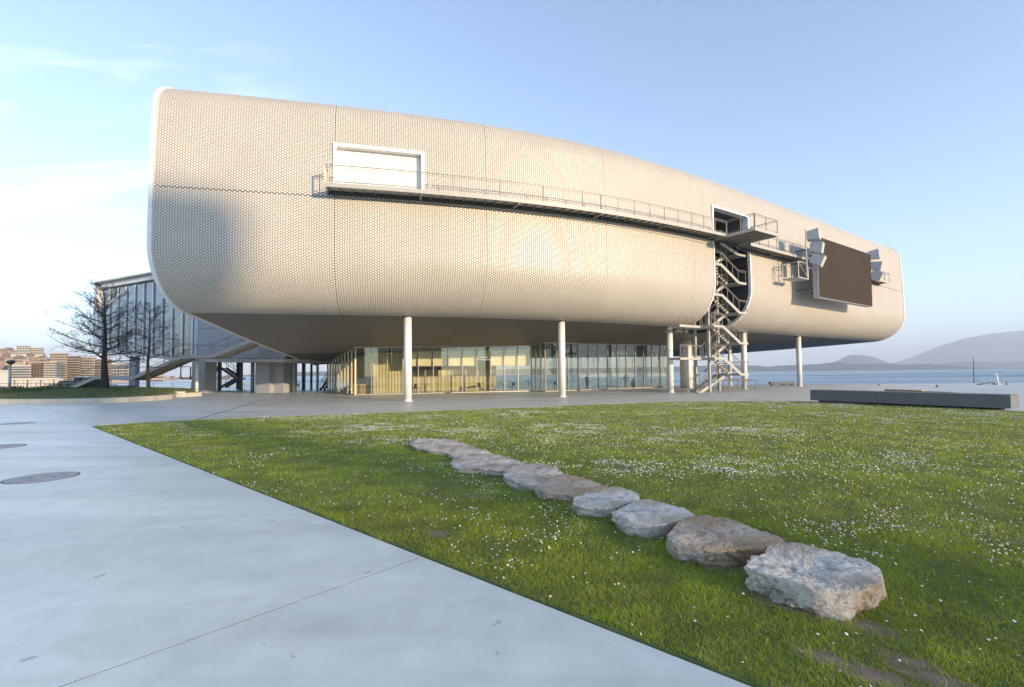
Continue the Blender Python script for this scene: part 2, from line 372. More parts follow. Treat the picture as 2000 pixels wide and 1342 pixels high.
# ------------------------------------------------------------------ the museum's plan curve and section
HP = dict(t0=.4001, k1=.2141, k2=9.4289, k3=12.8544, xa=-7.0738, ya=32.8145)
SL, SR, OB, ZS, ZT, RT = -13.83, 68.67, 3.54, 5.76, 18.73, 1.75
_ss = np.linspace(-40, 110, 6001)
_th = HP['t0'] + HP['k1']*np.tanh((_ss-HP['k2'])/HP['k3'])
_x = np.cumsum(np.cos(_th))*(_ss[1]-_ss[0]); _y = np.cumsum(np.sin(_th))*(_ss[1]-_ss[0])
_i = int(np.argmin(abs(_ss))); _x += HP['xa']-_x[_i]; _y += HP['ya']-_y[_i]
SEAMS = [SL, -4.3, 4.6, 13.2, 22.0, 30.9, 39.6, 48.4, 58.0, SR]
SHL, SHR = .13, -.24
def shear(s, n):
    s = np.asarray(s, float); d = OB-np.asarray(n, float)
    a = np.clip((SEAMS[1]-s)/(SEAMS[1]-SL), 0, None); b = np.clip((s-SEAMS[-2])/(SR-SEAMS[-2]), 0, None)
    return s + SHL*d*a + SHR*d*b
def P2(s, n):
    s = shear(s, n); X = np.interp(s, _ss, _x); Y = np.interp(s, _ss, _y); T = np.interp(s, _ss, _th)
    return X+n*np.sin(T), Y-n*np.cos(T), T
def P(s, n, z):
    X, Y, T = P2(s, n); return np.array([float(X), float(Y), float(z)])
def Tn(s): return float(np.interp(s, _ss, _th))
# profile of the front: seam -> lower curve -> flat -> upper curve
BB = 3.45; ZB = ZS+BB; LEAN = .25
pf = []
for a in np.linspace(0, math.pi/2, 40): pf.append((OB*math.sin(a), ZB-BB*math.cos(a)))
for z in np.linspace(ZB, ZT-RT, 30)[1:]: pf.append((OB-LEAN*((z-ZB)/(ZT-RT-ZB))**2, z))
for a in np.linspace(0, math.pi/2, 24)[1:]: pf.append((OB-LEAN-RT+RT*math.cos(a), ZT-RT+RT*math.sin(a)))
for d in (.6, 1.4, 2.4): pf.append((OB-LEAN-RT-d, ZT+.02*d))
pf = np.array(pf); pq = np.concatenate([[0], np.cumsum(np.hypot(*np.diff(pf, axis=0).T))])
QT = pq[-1]
def prof(q): return np.interp(q, pq, pf[:, 0]), np.interp(q, pq, pf[:, 1])
def q_of_z(z): return float(np.interp(z, pf[:92, 1], pq[:92]))
WID = 24.
def sof_z(s, d):
    k = 1 - .57*np.clip((np.asarray(s, float)-SL)/(SR-SL), 0, 1)
    return ZS - k*(.145*d - .0012*d*d)
def inv_s(px, n, z):
    a = np.linspace(SL, SR, 4000); X, Y, _ = P2(a, n); x, y = proj(np.stack([X, Y, 0*X+z], -1)); return float(np.interp(px, x, a))
ZSEAM = 12.35                                   # horizontal cladding seam, behind the catwalk
SLOT0, SLOT1 = inv_s(1396, OB, 9), inv_s(1466, OB, 9)      # stair slot
DK = lambda s: float(np.interp(s, [-5, 24, 36], [12.72, 13.0, 12.75]))    # catwalk deck height
WIN0, WIN1 = inv_s(657, OB, 13), inv_s(823, OB, 13); WINZ0, WINZ1 = DK(WIN0)+.02, float(15.45)
OPZ1 = 15.75
def in_open(s, z):
    s = np.asarray(s); z = np.asarray(z)
    a = (s > WIN0-.0) & (s < WIN1) & (z > WINZ0) & (z < WINZ1)
    b = (s > SLOT0) & (s < SLOT1) & (z < OPZ1)
    return a | b

# ================================================================== SETTING
def flat(name, poly, z, m, parent=None):
    b = MB(); b.add([(p[0], p[1], z) for p in poly], [tuple(range(len(poly)))]); return b.build(name, m, parent)
E1 = gnd(180, 833)[:2]; E2 = gnd(1480, 1342)[:2]
pu = (E1-E2)/np.linalg.norm(E1-E2)                    # along the path edge, away from the camera
pv = np.array([-pu[1], pu[0]])                        # to the left of it (onto the path)
if pv[0] > 0: pv = -pv
QY = 61.5                                             # quay edge
# quay body and plaza
quay = MB().prism([(-140, -60), (150, -60), (150, 50), (95, QY-3), (40, QY-.6), (-20, QY), (-66, QY+1), (-80, 60), (-140, 60)], -5.0, -.09)
struct(quay.build('quay', MT['plaza']))
plaza = struct(MB().prism([(-139.9, -59.9), (149.9, -59.9), (149.9, 49.9), (95, QY-3.1), (40, QY-.7), (-20, QY-.1), (-66, QY+.9), (-79.9, 59.9), (-139.9, 59.9)], -.085, -.012).build('plaza', MT['plaza']))
# sea and far land
sea = struct(MB().add([(-16000, 20, -3.2), (16000, 20, -3.2), (16000, 16000, -3.2), (-16000, 16000, -3.2)], [(0, 1, 2, 3)]).build('sea', MT['sea']))
MT['hill'] = mat('hill_scrub', (.075, .085, .06), .95, var=.35, vscale=.004, detail=6)
MT['lowhill'] = mat('shore_scrub', (.06, .07, .05), .95, var=.4, vscale=.02, detail=6)
MT['cityhill'] = mat('city_ground', (.14, .12, .09), .95, var=.35, vscale=.03, detail=6)
def ridge(name, pts, Y, depth, m, rough, seed, step=14, base=-4.):
    """terrain strip: skyline given as picture points at distance Y, rising from the shore and falling behind"""
    xs = np.array([p[0] for p in pts], float); ys = np.array([p[1] for p in pts], float)
    px = np.arange(xs[0], xs[-1]+1, step); H = np.array([max(atY(x, np.interp(x, xs, ys), Y)[2], base) for x in px]); X = np.array([atY(x, 720, Y)[0] for x in px])
    rows = np.linspace(0, 1, 15); V = []
    for r in rows:
        k = math.sin(min(1, r/.55)*math.pi/2)**1.3 if r < .55 else math.cos((r-.55)/.45*math.pi/2)
        yy = Y + (r-.55)*depth
        sc_ = yy/Y
        nn = (fbm(X*rough+seed, np.full_like(X, yy*rough), 5, seed)-.47)*.5
        edge = np.sin(np.clip(np.linspace(0, 1, len(X)), 0, 1)*math.pi)**.15
        for i in range(len(X)):
            kk = k*(1+nn[i]*(0.9 if r < .5 else .25))
            V.append((X[i]*sc_ if r > .55 else X[i], yy, base + (H[i]-base)*min(kk, 1.03)))
    n = len(X); Fc = [(j*n+i, j*n+i+1, (j+1)*n+i+1, (j+1)*n+i) for j in range(len(rows)-1) for i in range(n-1)]
    b = MB(); b.add(V, Fc); return struct(b.build(name, m, None, True))
ridge('mountain', [(1560, 721), (1720, 716), (1745, 708), (1760, 705), (1790, 694), (1830, 678), (1860, 669), (1890, 660), (1920, 655), (1945, 651), (1975, 648), (2000, 645), (2060, 640), (2150, 634), (2300, 650), (2450, 690), (2600, 716)], 7600, 3000, MT['hill'], .0012, 3)
ridge('cone_hill', [(1560, 722), (1615, 715), (1632, 706), (1650, 697), (1664, 693), (1678, 694), (1690, 700), (1702, 708), (1725, 717), (1760, 722)], 5600, 1200, MT['hill'], .002, 9, 6)
ridge('far_shore', [(400, 736), (520, 731), (560, 727), (600, 726), (680, 725), (800, 724), (1000, 721), (1180, 719), (1330, 716), (1440, 713), (1478, 714), (1495, 717), (1520, 714), (1560, 713), (1600, 711), (1628, 708), (1640, 712), (1700, 711), (1760, 713), (1790, 711), (1830, 714), (1860, 718), (1900, 719), (1960, 719)], 3300, 700, MT['lowhill'], .004, 21, 7)
ridge('far_shore', [(1800, 717), (1850, 709), (1890, 706), (1930, 708), (1990, 707), (2060, 708), (2200, 706), (2400, 712)], 4600, 700, MT['lowhill'], .004, 27, 8)
cityh = ridge('city_hill', [(-420, 690), (-250, 684), (-100, 682), (0, 684), (60, 692), (130, 704), (190, 712), (240, 722), (300, 733), (350, 739), (420, 742)], 640, 330, MT['cityhill'], .01, 5, 8)

# path slabs beside the lawn
path = bpy.data.objects.new('path', None); COL.objects.link(path); struct(path)
J0 = gnd(830, 1085)[:2]; a0 = (J0-E2)@pu; SLAB = 5.55
for k in range(-2, 10):
    for col_ in range(2):
        g = .006
        u0, u1 = a0+k*SLAB+g, a0+(k+1)*SLAB-g
        v0, v1 = (0.02, 9.3-g) if col_ == 0 else (9.3+g, 20)
        if u0 > (E1-E2)@pu + 16: continue
        pts = [E2+pu*u+pv*v for u, v in ((u0, v0), (u1, v0), (u1, v1), (u0, v1))]
        MB().prism(pts, -.08, 0.0).build('slab', MT['concrete'], path)
struct(flat('path_bedding', [E2+pu*u+pv*v for u, v in ((a0-2*SLAB+.1, .05), (a0+4*SLAB, .05), (a0+4*SLAB, 19.9), (a0-2*SLAB+.1, 19.9))], -.0012, MT['groove'], path))
# plaza joint that runs to the building
ja, jb = gnd(385, 819), gnd(487, 789); jd = (jb-ja)/np.linalg.norm(jb-ja)
struct(MB().bar(ja-jd*.2+np.array([0, 0, -.0075]), jb+jd*6+np.array([0, 0, -.0075]), .06, .006).build('paving_joint', MT['groove']))

# lawn
far_edge = [(180, 833), (290, 825.5), (400, 820), (500, 816), (600, 812), (700, 808.5), (800, 805), (950, 799), (1100, 793.5), (1200, 789), (1300, 785), (1420, 784), (1550, 784.5), (1583, 785.5)]
LP = [E2-pu*9, E2] + [E1] + [gnd(*p)[:2] for p in far_edge[1:]]
B0, B1 = gnd(1583, 785)[:2], gnd(1975, 803)[:2]
bdir = (B1-B0)/np.linalg.norm(B1-B0)
LP += [B1+bdir*.2, B1+bdir*3.0, (27, 12), (24, -4)]
LP = np.array(LP)
def inpoly(x, y, poly):
    r = np.zeros(x.shape, bool); n = len(poly)
    for i in range(n):
        x0, y0 = poly[i]; x1, y1 = poly[(i+1) % n]
        c = ((y0 > y) != (y1 > y)) & (x < (x1-x0)*(y-y0)/(y1-y0+1e-12)+x0); r ^= c
    return r
def lawn_h(x, y): return .02 + .05*(fbm(x*.35, y*.35, 3, 4)-.45) + .03*(fbm(x*1.7, y*1.7, 2, 8)-.4)
lawn = struct(MB().prism(LP, -.085, 0.006).build('lawn', MT['soil']))

# bare soil patches (picture positions of the worn spots)
DIRT = [(gnd(1690, 1225)[:2], .20, .10), (gnd(1480, 1118)[:2], .34, .12), (gnd(1700, 1322)[:2], .20, .10), (gnd(1785, 1300)[:2], .17, .09), (gnd(1580, 1195)[:2], .42, .12), (gnd(1392, 1107)[:2], .13, .09), (gnd(855, 1043)[:2], .16, .1), (gnd(935, 970)[:2], .2, .12), (gnd(1230, 918)[:2], .22, .16), (gnd(395, 877)[:2], .5, .3), (gnd(1830, 1330)[:2], .18, .1), (gnd(1620, 1290)[:2], .16, .08)]
dm = MB()
for c, a, b_ in DIRT:
    pts = []
    for t in np.linspace(0, 2*math.pi, 22, endpoint=False):
        k = 1+.35*(vnoise(np.array([math.cos(t)*2+c[0]*9]), np.array([math.sin(t)*2+c[1]*9]), 3)[0]-.5)*2
        pts.append(c + pu*a*1.15*k*math.cos(t) + pv*b_*1.2*k*math.sin(t))
    dm.add([(c[0], c[1], .014)] + [(p[0], p[1], .008) for p in pts], [(0, i+1, (i+1) % 22+1) for i in range(22)])
tag(dm.build('bare_soil', MT['dirt']), 'patches of bare brown soil worn into the lawn', 'soil', kind='stuff')

# ================================================================== STONES
STONES = [  # picture outline of the top, height, material, seed, label
 ([(800, 862), (838, 856), (860, 854), (885, 861), (928, 876), (905, 881), (880, 884), (850, 880), (820, 872)], .08, 'stoneC', 3, 'farthest flat grey stone, at the end of the row in the lawn'),
 ([(878, 883), (908, 877), (938, 876), (958, 884), (950, 890), (915, 891), (890, 893)], .085, 'stoneC', 8, 'small flat grey stone, second from the far end of the row'),
 ([(884, 903), (900, 894), (935, 889), (968, 886), (1005, 899), (1020, 905), (1006, 915), (975, 917), (940, 913), (900, 912)], .11, 'stoneC', 12, 'long low brownish grey stone, third from the far end of the row'),
 ([(984, 925), (1010, 910), (1035, 903), (1075, 913), (1104, 927), (1082, 938), (1060, 945), (1025, 942), (1000, 936)], .12, 'stoneC', 17, 'grey stone with a slumped front, fourth from the far end of the row'),
 ([(1050, 950), (1080, 934), (1105, 928), (1140, 934), (1180, 948), (1165, 957), (1130, 962), (1095, 962), (1066, 958)], .135, 'stoneB', 23, 'rounded grey stone with ochre underside, fifth from the far end of the row'),
 ([(1118, 982), (1140, 968), (1175, 951), (1210, 953), (1250, 967), (1232, 977), (1205, 987), (1185, 992), (1150, 990)], .125, 'stoneA', 29, 'pale grey flat stone, fourth from the near end of the row'),
 ([(1206, 1000), (1225, 986), (1255, 972), (1300, 982), (1355, 1000), (1335, 1010), (1305, 1020), (1262, 1022), (1225, 1014)], .155, 'stoneA', 37, 'pale pitted stone with dark blotches, third from the near end of the row'),
 ([(1306, 1046), (1325, 1030), (1352, 1010), (1400, 1013), (1460, 1028), (1532, 1058), (1500, 1068), (1450, 1066), (1400, 1068), (1345, 1062)], .175, 'stoneB', 41, 'brown and ochre wedge shaped stone next to the nearest one'),
 ([(1459, 1100), (1482, 1084), (1520, 1066), (1562, 1061), (1610, 1067), (1680, 1086), (1734, 1112), (1712, 1130), (1668, 1152), (1640, 1162), (1600, 1154), (1540, 1132), (1490, 1114)], .205, 'stoneA', 53, 'largest nearest stone, pale flat-topped block with a warm lit right face'),
]
stone_polys = []
def noise_b(p, f, sd): return vnoise3(p, f, sd)-.5
for idx, (outl, h, m, sd, lab) in enumerate(STONES):
    poly = np.array([gnd(x, y, h)[:2] for x, y in outl]); c = poly.mean(0)
    K = 150 if idx >= 7 else 84
    # resample the outline by angle
    ang = np.arctan2(poly[:, 1]-c[1], poly[:, 0]-c[0]); rad = np.hypot(*(poly-c).T); o_ = np.argsort(ang); ang, rad = ang[o_], rad[o_]
    ta = np.linspace(-math.pi, math.pi, K, endpoint=False)
    closed = np.concatenate([poly[o_], poly[o_][:1]]);
    rr = []
    for t in ta:      # ray / segment hit keeps straight stone edges
        d = np.array([math.cos(t), math.sin(t)]); best = 0
        for i in range(len(closed)-1):
            A = closed[i]-c; Bv = closed[i+1]-closed[i]; den = d[0]*Bv[1]-d[1]*Bv[0]
            if abs(den) < 1e-9: continue
            tt = (A[0]*Bv[1]-A[1]*Bv[0])/den; uu = (A[0]*d[1]-A[1]*d[0])/den
            if tt > 0 and -1e-6 <= uu <= 1+1e-6: best = max(best, tt)
        rr.append(best)
    rr = np.array(rr); rr = np.where(rr <= 0, rad.mean(), rr)*(1.06 if idx == 8 else 1.13)
    for _ in range(1): rr = .5*rr+.25*(np.roll(rr, 1)+np.roll(rr, -1))
    rings = [(-.10, 1.0), (0., 1.0), (.2*h, 1.02), (.4*h, 1.035), (.6*h, 1.035), (.78*h, 1.03), (.88*h, 1.03), (.95*h, 1.02), (.985*h, 1.0), (h, .965)]
    rings = [(rings[i][0]*(1-t)+rings[i+1][0]*t, rings[i][1]*(1-t)+rings[i+1][1]*t) for i in range(len(rings)-1) for t in ((0, .33, .67) if idx >= 7 else (0, .5))] + [rings[-1]]
    rings += [(h, k) for k in np.linspace(.92, .06, 18 if idx >= 7 else 10)]
    V = []
    for z, k in rings:
        V += [(c[0]+k*r_*math.cos(t), c[1]+k*r_*math.sin(t), z) for r_, t in zip(rr, ta)]
    V.append((c[0], c[1], h)); V = np.array(V)
    sz = float(rr.mean()); rel = np.stack([(V[:, 0]-c[0]), (V[:, 1]-c[1]), V[:, 2]], 1)
    outw = np.stack([rel[:, 0], rel[:, 1], 0*rel[:, 2]], 1); outw /= np.linalg.norm(outw, axis=1, keepdims=True)+1e-6
    kk = np.concatenate([np.repeat([k for _, k in rings], K), [0]])
    side = np.clip((kk-.8)/.2, 0, 1)*(V[:, 2] < h*.99)
    from mathutils import noise as mn
    so = Vector((sd*3.1, sd*1.7, sd*.9))
    frac = np.empty(len(V)); ridg = np.empty(len(V)); crk = np.empty(len(V)); low = np.empty(len(V))
    for i_, p in enumerate(V):
        pv_ = Vector(p)/sz + so
        low[i_] = mn.noise(pv_*1.5); frac[i_] = mn.fractal(pv_*5, .7, 2.2, 5); ridg[i_] = mn.ridged_multi_fractal(pv_*2.6, .9, 2.1, 4, 1.0, 2.0)
        vd = mn.voronoi(Vector((pv_.x, pv_.y, pv_.z*1.5))*2.3)[0]; crk[i_] = min(1., (vd[1]-vd[0])*3.5)
    disp = sz*(.10*low + .075*frac - .035*(ridg-1.0) + .05*(crk-1)*(rel[:, 2] < h*.9))
    V[:, :2] += (outw*disp[:, None]*side[:, None])[:, :2]
    V[:, 2] += (h*.14*low + sz*.030*frac - sz*.012*(ridg-1.0) + sz*.02*(crk-1))*np.clip(V[:, 2]/h, 0, 1)
    if idx == 8: V[:, 2] -= .05*np.exp(-(((V[:, 0]-c[0]-.03)/.30)**2+((V[:, 1]-c[1]-.06)/.22)**2))
    rs_ = np.random.default_rng(sd)
    for _ in range(18):          # fracture planes
        th_ = rs_.uniform(0, 2*math.pi); el_ = rs_.choice([rs_.uniform(-.15, .25), rs_.uniform(-.15, .25), rs_.uniform(.5, .9)]); nn_ = np.array([math.cos(th_)*math.cos(el_), math.sin(th_)*math.cos(el_), math.sin(el_)])
        rel = V-np.array([c[0], c[1], 0]); dt_ = rel@nn_; o_p = np.quantile(dt_, rs_.uniform(.955, .995)); ex_ = np.clip(dt_-o_p, 0, None)*.88; V = V-ex_[:, None]*nn_
    V += .012*sz*(rs_.random(V.shape)-.5)
    Fc = []
    nr = len(rings)
    b = MB(); b.v = [tuple(p) for p in V]
    for j in range(nr-1):
        for i in range(K):
            i2 = (i+1) % K; b.f.append((j*K+i, j*K+i2, (j+1)*K+i2, (j+1)*K+i))
    for i in range(K): b.f.append(((nr-1)*K+i, (nr-1)*K+(i+1) % K, len(V)-1))
    o = b.build('boulder', MT[m], None, idx < 7, (c[0], c[1], 0)); tag(o, lab, 'stone', 'row of stones set in the lawn')
    stone_polys.append(np.stack([c[0]+.95*rr*np.cos(ta), c[1]+.95*rr*np.sin(ta)], 1))

# ================================================================== MUSEUM
museum = thing('museum_building', 'large curved museum clad in pearly discs raised on white columns', 'building', P(20, 0, 0))
DISC = 8; PITCHT = .158
ca = np.linspace(0, 2*math.pi, DISC, endpoint=False)
def discs(S, N3, ex, ey, C, r, lift, dome):
    """fans of a shallow domed disc at centres C with frames ex, ey, N3"""
    n = len(C); V = np.empty((n, DISC+1, 3))
    V[:, 0] = C + N3*(lift+dome)
    for k in range(DISC): V[:, k+1] = C + N3*lift + r*(math.cos(ca[k])*ex + math.sin(ca[k])*ey)
    base = (np.arange(n)*(DISC+1))[:, None]
    Fc = np.concatenate([np.stack([base[:, 0], base[:, 0]+k+1, base[:, 0]+(k+1) % DISC+1], 1) for k in range(DISC)])
    return V.reshape(-1, 3), Fc
def shell_pt(s, q):
    n, z = prof(q); X, Y, T = P2(s, n); return np.stack([X, Y, z+0*X], -1)
def sof_pt(s, d):
    X, Y, T = P2(s, -d); return np.stack([X, Y, sof_z(s, d)+0*X], -1)
def grid_panel(fn, sv, qv, keep):
    sg, qg = np.meshgrid(sv, qv); V = fn(sg.ravel(), qg.ravel()); n = len(sv); Fc = []
    for j in range(len(qv)-1):
        for i in range(n-1):
            if keep((sv[i]+sv[i+1])/2, (qv[j]+qv[j+1])/2): Fc.append((j*n+i, j*n+i+1, (j+1)*n+i+1, (j+1)*n+i))
    return V, np.array(Fc)
def uni(a, b, step, extra=()):
    v = list(np.linspace(a, b, max(2, int(math.ceil((b-a)/step))+1))) + [e for e in extra if a < e < b]
    v = sorted(v); out = [v[0]]
    for x in v[1:]:
        if x-out[-1] > 1e-4: out.append(x)
    return np.array(out)
qs_ = q_of_z(ZSEAM); qx = [q_of_z(z) for z in (WINZ0, WINZ1, OPZ1)]
GAP = .018
off = wloc(museum)
def fin(name, V, Fc, m, parent, smooth=False, kind=None):
    o = obj(name, npmesh(name, V-off, Fc, m, smooth), parent)
    if kind: o['kind'] = kind
    return o
for bi in range(len(SEAMS)-1):
    s0, s1 = SEAMS[bi]+GAP/2, SEAMS[bi+1]-GAP/2
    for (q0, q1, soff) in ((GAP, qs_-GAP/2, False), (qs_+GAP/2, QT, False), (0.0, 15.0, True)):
        if not soff:
            fn = shell_pt
            keep = lambda s, q: not bool(in_open(s, prof(q)[1]))
            sv = uni(s0, s1, .7, (WIN0, WIN1, SLOT0, SLOT1)); qv = uni(q0, q1, .45, qx)
        else:
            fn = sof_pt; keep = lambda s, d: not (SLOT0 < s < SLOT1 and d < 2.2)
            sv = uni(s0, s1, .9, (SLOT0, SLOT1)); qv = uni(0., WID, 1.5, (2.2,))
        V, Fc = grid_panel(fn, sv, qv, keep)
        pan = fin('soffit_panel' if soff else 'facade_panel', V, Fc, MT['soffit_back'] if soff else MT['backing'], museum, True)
        # discs in straight vertical files, every other file shifted by half
        dx = PITCHT*.866; nx = int((s1-s0)/dx); dx = (s1-s0)/nx
        lo, hi = q0, q1
        ny = int(round((hi-lo)/PITCHT)); dq = (hi-lo)/(ny+.25); S = []; Q = []
        for i in range(nx):
            qq = lo + dq*(np.arange(ny)+.375+(0.0 if i % 2 else .5))
            S.append(np.full(len(qq), s0+dx*(i+.5))); Q.append(qq)
        S = np.concatenate(S); Q = np.concatenate(Q)
        if not soff:
            z = prof(Q)[1]; mm = .07
            bad = in_open(S+mm, z) | in_open(S-mm, z) | in_open(S, z+mm) | in_open(S, z-mm); S, Q = S[~bad], Q[~bad]
        else:
            bad = (S > SLOT0-.05) & (S < SLOT1+.05) & (Q < 2.3); S, Q = S[~bad], Q[~bad]
        e = .02
        C = fn(S, Q); ex = fn(S+e, Q)-fn(S-e, Q); ey = fn(S, Q+e)-fn(S, np.maximum(Q-e, 0))
        ex /= np.linalg.norm(ex, axis=1, keepdims=True); ey /= np.linalg.norm(ey, axis=1, keepdims=True)
        N3 = np.cross(ex, ey); N3 /= np.linalg.norm(N3, axis=1, keepdims=True)
        if soff: N3 = -N3 if N3[:, 2].mean() > 0 else N3
        else:
            hint = np.stack([np.sin(np.interp(S, _ss, _th)), -np.cos(np.interp(S, _ss, _th)), .2+0*S], 1)
            if (N3*hint).sum(1).mean() < 0: N3 = -N3
        ey = np.cross(N3, ex)
        jit = 1+rng.normal(0, .012, (len(C), 1))
        N3 = N3 + rng.normal(0, .012, N3.shape); N3 /= np.linalg.norm(N3, axis=1, keepdims=True)
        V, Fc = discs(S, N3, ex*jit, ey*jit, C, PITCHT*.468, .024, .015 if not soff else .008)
        fin('tile_cladding', V, Fc, MT['soffit_disc_shaded' if soff else 'tile'], pan, True, 'stuff')
# roof, rear wall and end walls
rows = []
n0 = pf[-1][0]
roof_prof = [(n0, pf[-1][1]), (n0-5, ZT+.25), (n0-11, ZT+.3), (-WID+1.5, ZT-.1), (-WID-.8, ZT-1.2), (-WID-1.6, ZT-4), (-WID-1.6, 9.5), (-WID-1.1, 6.2), (-WID, 0)]
sv = np.linspace(SL, SR, 60)
V = []
for n, z in roof_prof:
    X, Y, _ = P2(sv, n+0*sv); zz_ = np.full(60, z) if z > .1 else sof_z(sv, WID)
    V.append(np.stack([X, Y, zz_], -1))
V = np.concatenate(V); Fc = np.array([(j*60+i, j*60+i+1, (j+1)*60+i+1, (j+1)*60+i) for j in range(len(roof_prof)-1) for i in range(59)])
fin('roof', V, Fc, MT['roof'], museum, True)
for se, sg in ((SL, 1), (SR, -1)):
    ring = [(-d, float(sof_z(se, d))) for d in np.linspace(WID, 0, 14)] + [tuple(p) for p in pf[1:]] + roof_prof[1:-1]
    si = se + sg*.45
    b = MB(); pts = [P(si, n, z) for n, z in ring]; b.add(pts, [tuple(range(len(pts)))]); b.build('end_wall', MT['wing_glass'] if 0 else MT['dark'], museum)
    # white rim round the open end
    b = MB()
    for (na, za), (nb, zb) in zip(ring, ring[1:]+ring[:1]):
        t2 = np.array([nb-na, zb-za]); L = np.linalg.norm(t2)
        if L < 1e-6: continue
        nn = np.array([t2[1], -t2[0]])/L*.10
        pa = [P(se-sg*.05, na, za), P(se+sg*.15, na, za), P(se+sg*.15, na+nn[0], za+nn[1]), P(se-sg*.05, na+nn[0], za+nn[1])]
        pb = [P(se-sg*.05, nb, zb), P(se+sg*.15, nb, zb), P(se+sg*.15, nb+nn[0], zb+nn[1]), P(se-sg*.05, nb+nn[0], zb+nn[1])]
        b.add(pa+pb, [(0, 1, 5, 4), (1, 2, 6, 5), (2, 3, 7, 6), (3, 0, 4, 7)])
    b.build('end_rim', MT['white'], museum)
# slot: white rims, side walls, rear wall
qd = q_of_z(DK(26))
qv = np.linspace(0, qd, 46)
for se, sg in ((SLOT0, -1), (SLOT1, 1)):
    b = MB(); pr = [prof(q) for q in qv]
    for k in range(len(qv)-1):
        (na, za), (nb, zb) = pr[k], pr[k+1]; t2 = np.array([nb-na, zb-za]); t2 /= np.linalg.norm(t2); nn = np.array([t2[1], -t2[0]])*.085
        a_, c_ = se-sg*.03, se+sg*.11
        pa = [P(a_, na-nn[0]*2, za-nn[1]*2), P(c_, na-nn[0]*2, za-nn[1]*2), P(c_, na+nn[0], za+nn[1]), P(a_, na+nn[0], za+nn[1])]
        pb = [P(a_, nb-nn[0]*2, zb-nn[1]*2), P(c_, nb-nn[0]*2, zb-nn[1]*2), P(c_, nb+nn[0], zb+nn[1]), P(a_, nb+nn[0], zb+nn[1])]
        b.add(pa+pb, [(0, 1, 5, 4), (1, 2, 6, 5), (2, 3, 7, 6), (3, 0, 4, 7)])
    b.build('slot_rim', MT['white'], museum)
    b = MB(); ring = [(-2.2, DK(26)+.1)] + [(-2.2, float(sof_z(se, 2.2)))] + [(0, ZS)] + [prof(q) for q in qv[1:]]
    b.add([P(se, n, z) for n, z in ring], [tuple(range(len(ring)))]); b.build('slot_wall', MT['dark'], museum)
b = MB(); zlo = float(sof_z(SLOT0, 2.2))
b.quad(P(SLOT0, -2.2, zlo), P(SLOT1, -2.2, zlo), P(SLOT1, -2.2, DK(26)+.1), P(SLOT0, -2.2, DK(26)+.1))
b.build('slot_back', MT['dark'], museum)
# upper openings with white frames
def opening(s0, s1, z0, z1, fw, depth, name):
    for (a, c, za, zb) in ((s0-fw, s0, z0, z1+fw), (s1, s1+fw, z0, z1+fw), (s0, s1, z1, z1+fw)):
        b = MB(); n = max(2, int((c-a)/.8)+1)
        for k in range(n-1):
            sa, sb = a+(c-a)*k/(n-1), a+(c-a)*(k+1)/(n-1)
            nf = OB-LEAN*.5+.12
            pts = [P(x, y, z) for z in (za, zb) for x, y in ((sa, nf-depth), (sb, nf-depth), (sb, nf), (sa, nf))]
            b.add(pts, [(3, 2, 1, 0), (4, 5, 6, 7), (0, 1, 5, 4), (1, 2, 6, 5), (2, 3, 7, 6), (3, 0, 4, 7)])
        b.build(name, MT['white'], museum)
opening(WIN0, WIN1, WINZ0, WINZ1, .20, .6, 'window_frame')
for k in range(5):
    a = WIN0+(WIN1-WIN0)*k/5+.008; c = WIN0+(WIN1-WIN0)*(k+1)/5-.008
    b = MB(); nf = OB-LEAN*.5-.30
    pts = [P(x, y, z) for z in (WINZ0, WINZ1) for x, y in ((a, nf-.06), (c, nf-.06), (c, nf), (a, nf))]
    b.add(pts, [(3, 2, 1, 0), (4, 5, 6, 7), (0, 1, 5, 4), (1, 2, 6, 5), (2, 3, 7, 6), (3, 0, 4, 7)]); b.build('shutter_panel', MT['shutter'], museum)
b = MB(); b.quad(P(WIN0, OB-.7, WINZ0), P(WIN1, OB-.7, WINZ0), P(WIN1, OB-.7, WINZ1), P(WIN0, OB-.7, WINZ1)); b.build('window_backing', MT['dark'], museum)
opening(SLOT0+.12, SLOT1-.1, DK(26)+.02, OPZ1-.12, .16, .6, 'doorway_frame')
b = MB(); zf, zc, nb = DK(26)+.015, OPZ1-.1, -1.2
cs = [P(SLOT0, OB-.3, zf), P(SLOT1, OB-.3, zf), P(SLOT1, nb, zf), P(SLOT0, nb, zf)]; ct = [np.array([p[0], p[1], zc]) for p in cs]
b.add(cs+ct, [(0, 1, 2, 3), (4, 7, 6, 5), (1, 5, 6, 2), (2, 6, 7, 3), (3, 7, 4, 0)]); b.build('doorway_recess', mat('recess_lining', (.12, .115, .11), .7), museum)
# columns
NCOL = 11.54
for k, dy in zip(range(5), (0, 0, 0, 0, 0)):
    c = P(k*NCOL, .0, 0); top = ZS+.25
    b = MB(); b.tube([(c[0], c[1], -.05), (c[0], c[1], .03)], .33, 28).build('column_base', MT['column'], museum, True)
    b = MB(); b.tube([(c[0], c[1], 0.03), (c[0], c[1], top)], .265, 32)
    cl = b.build('column', MT['column'], museum, True)
    MB().tube([(c[0], c[1], ZS-.10), (c[0], c[1], ZS+.02)], .33, 28).build('column_collar', MT['steel_dk'], cl, False)
c = gnd(1341, 758); c = np.array([20.6, 55.0, 0])
c = atY(1341, 745, 53.5); MB().tube([(c[0], c[1], -.05), (c[0], c[1], 6)], .66, 40).build('stair_core', MT['column'], museum, True)
# rear columns, thin
for x, y in ((-13, 57), (27, 60.0)):
    MB().tube([(x, y, -.05), (x, y, 6)], .2, 16).build('column', MT['column'], museum, True)

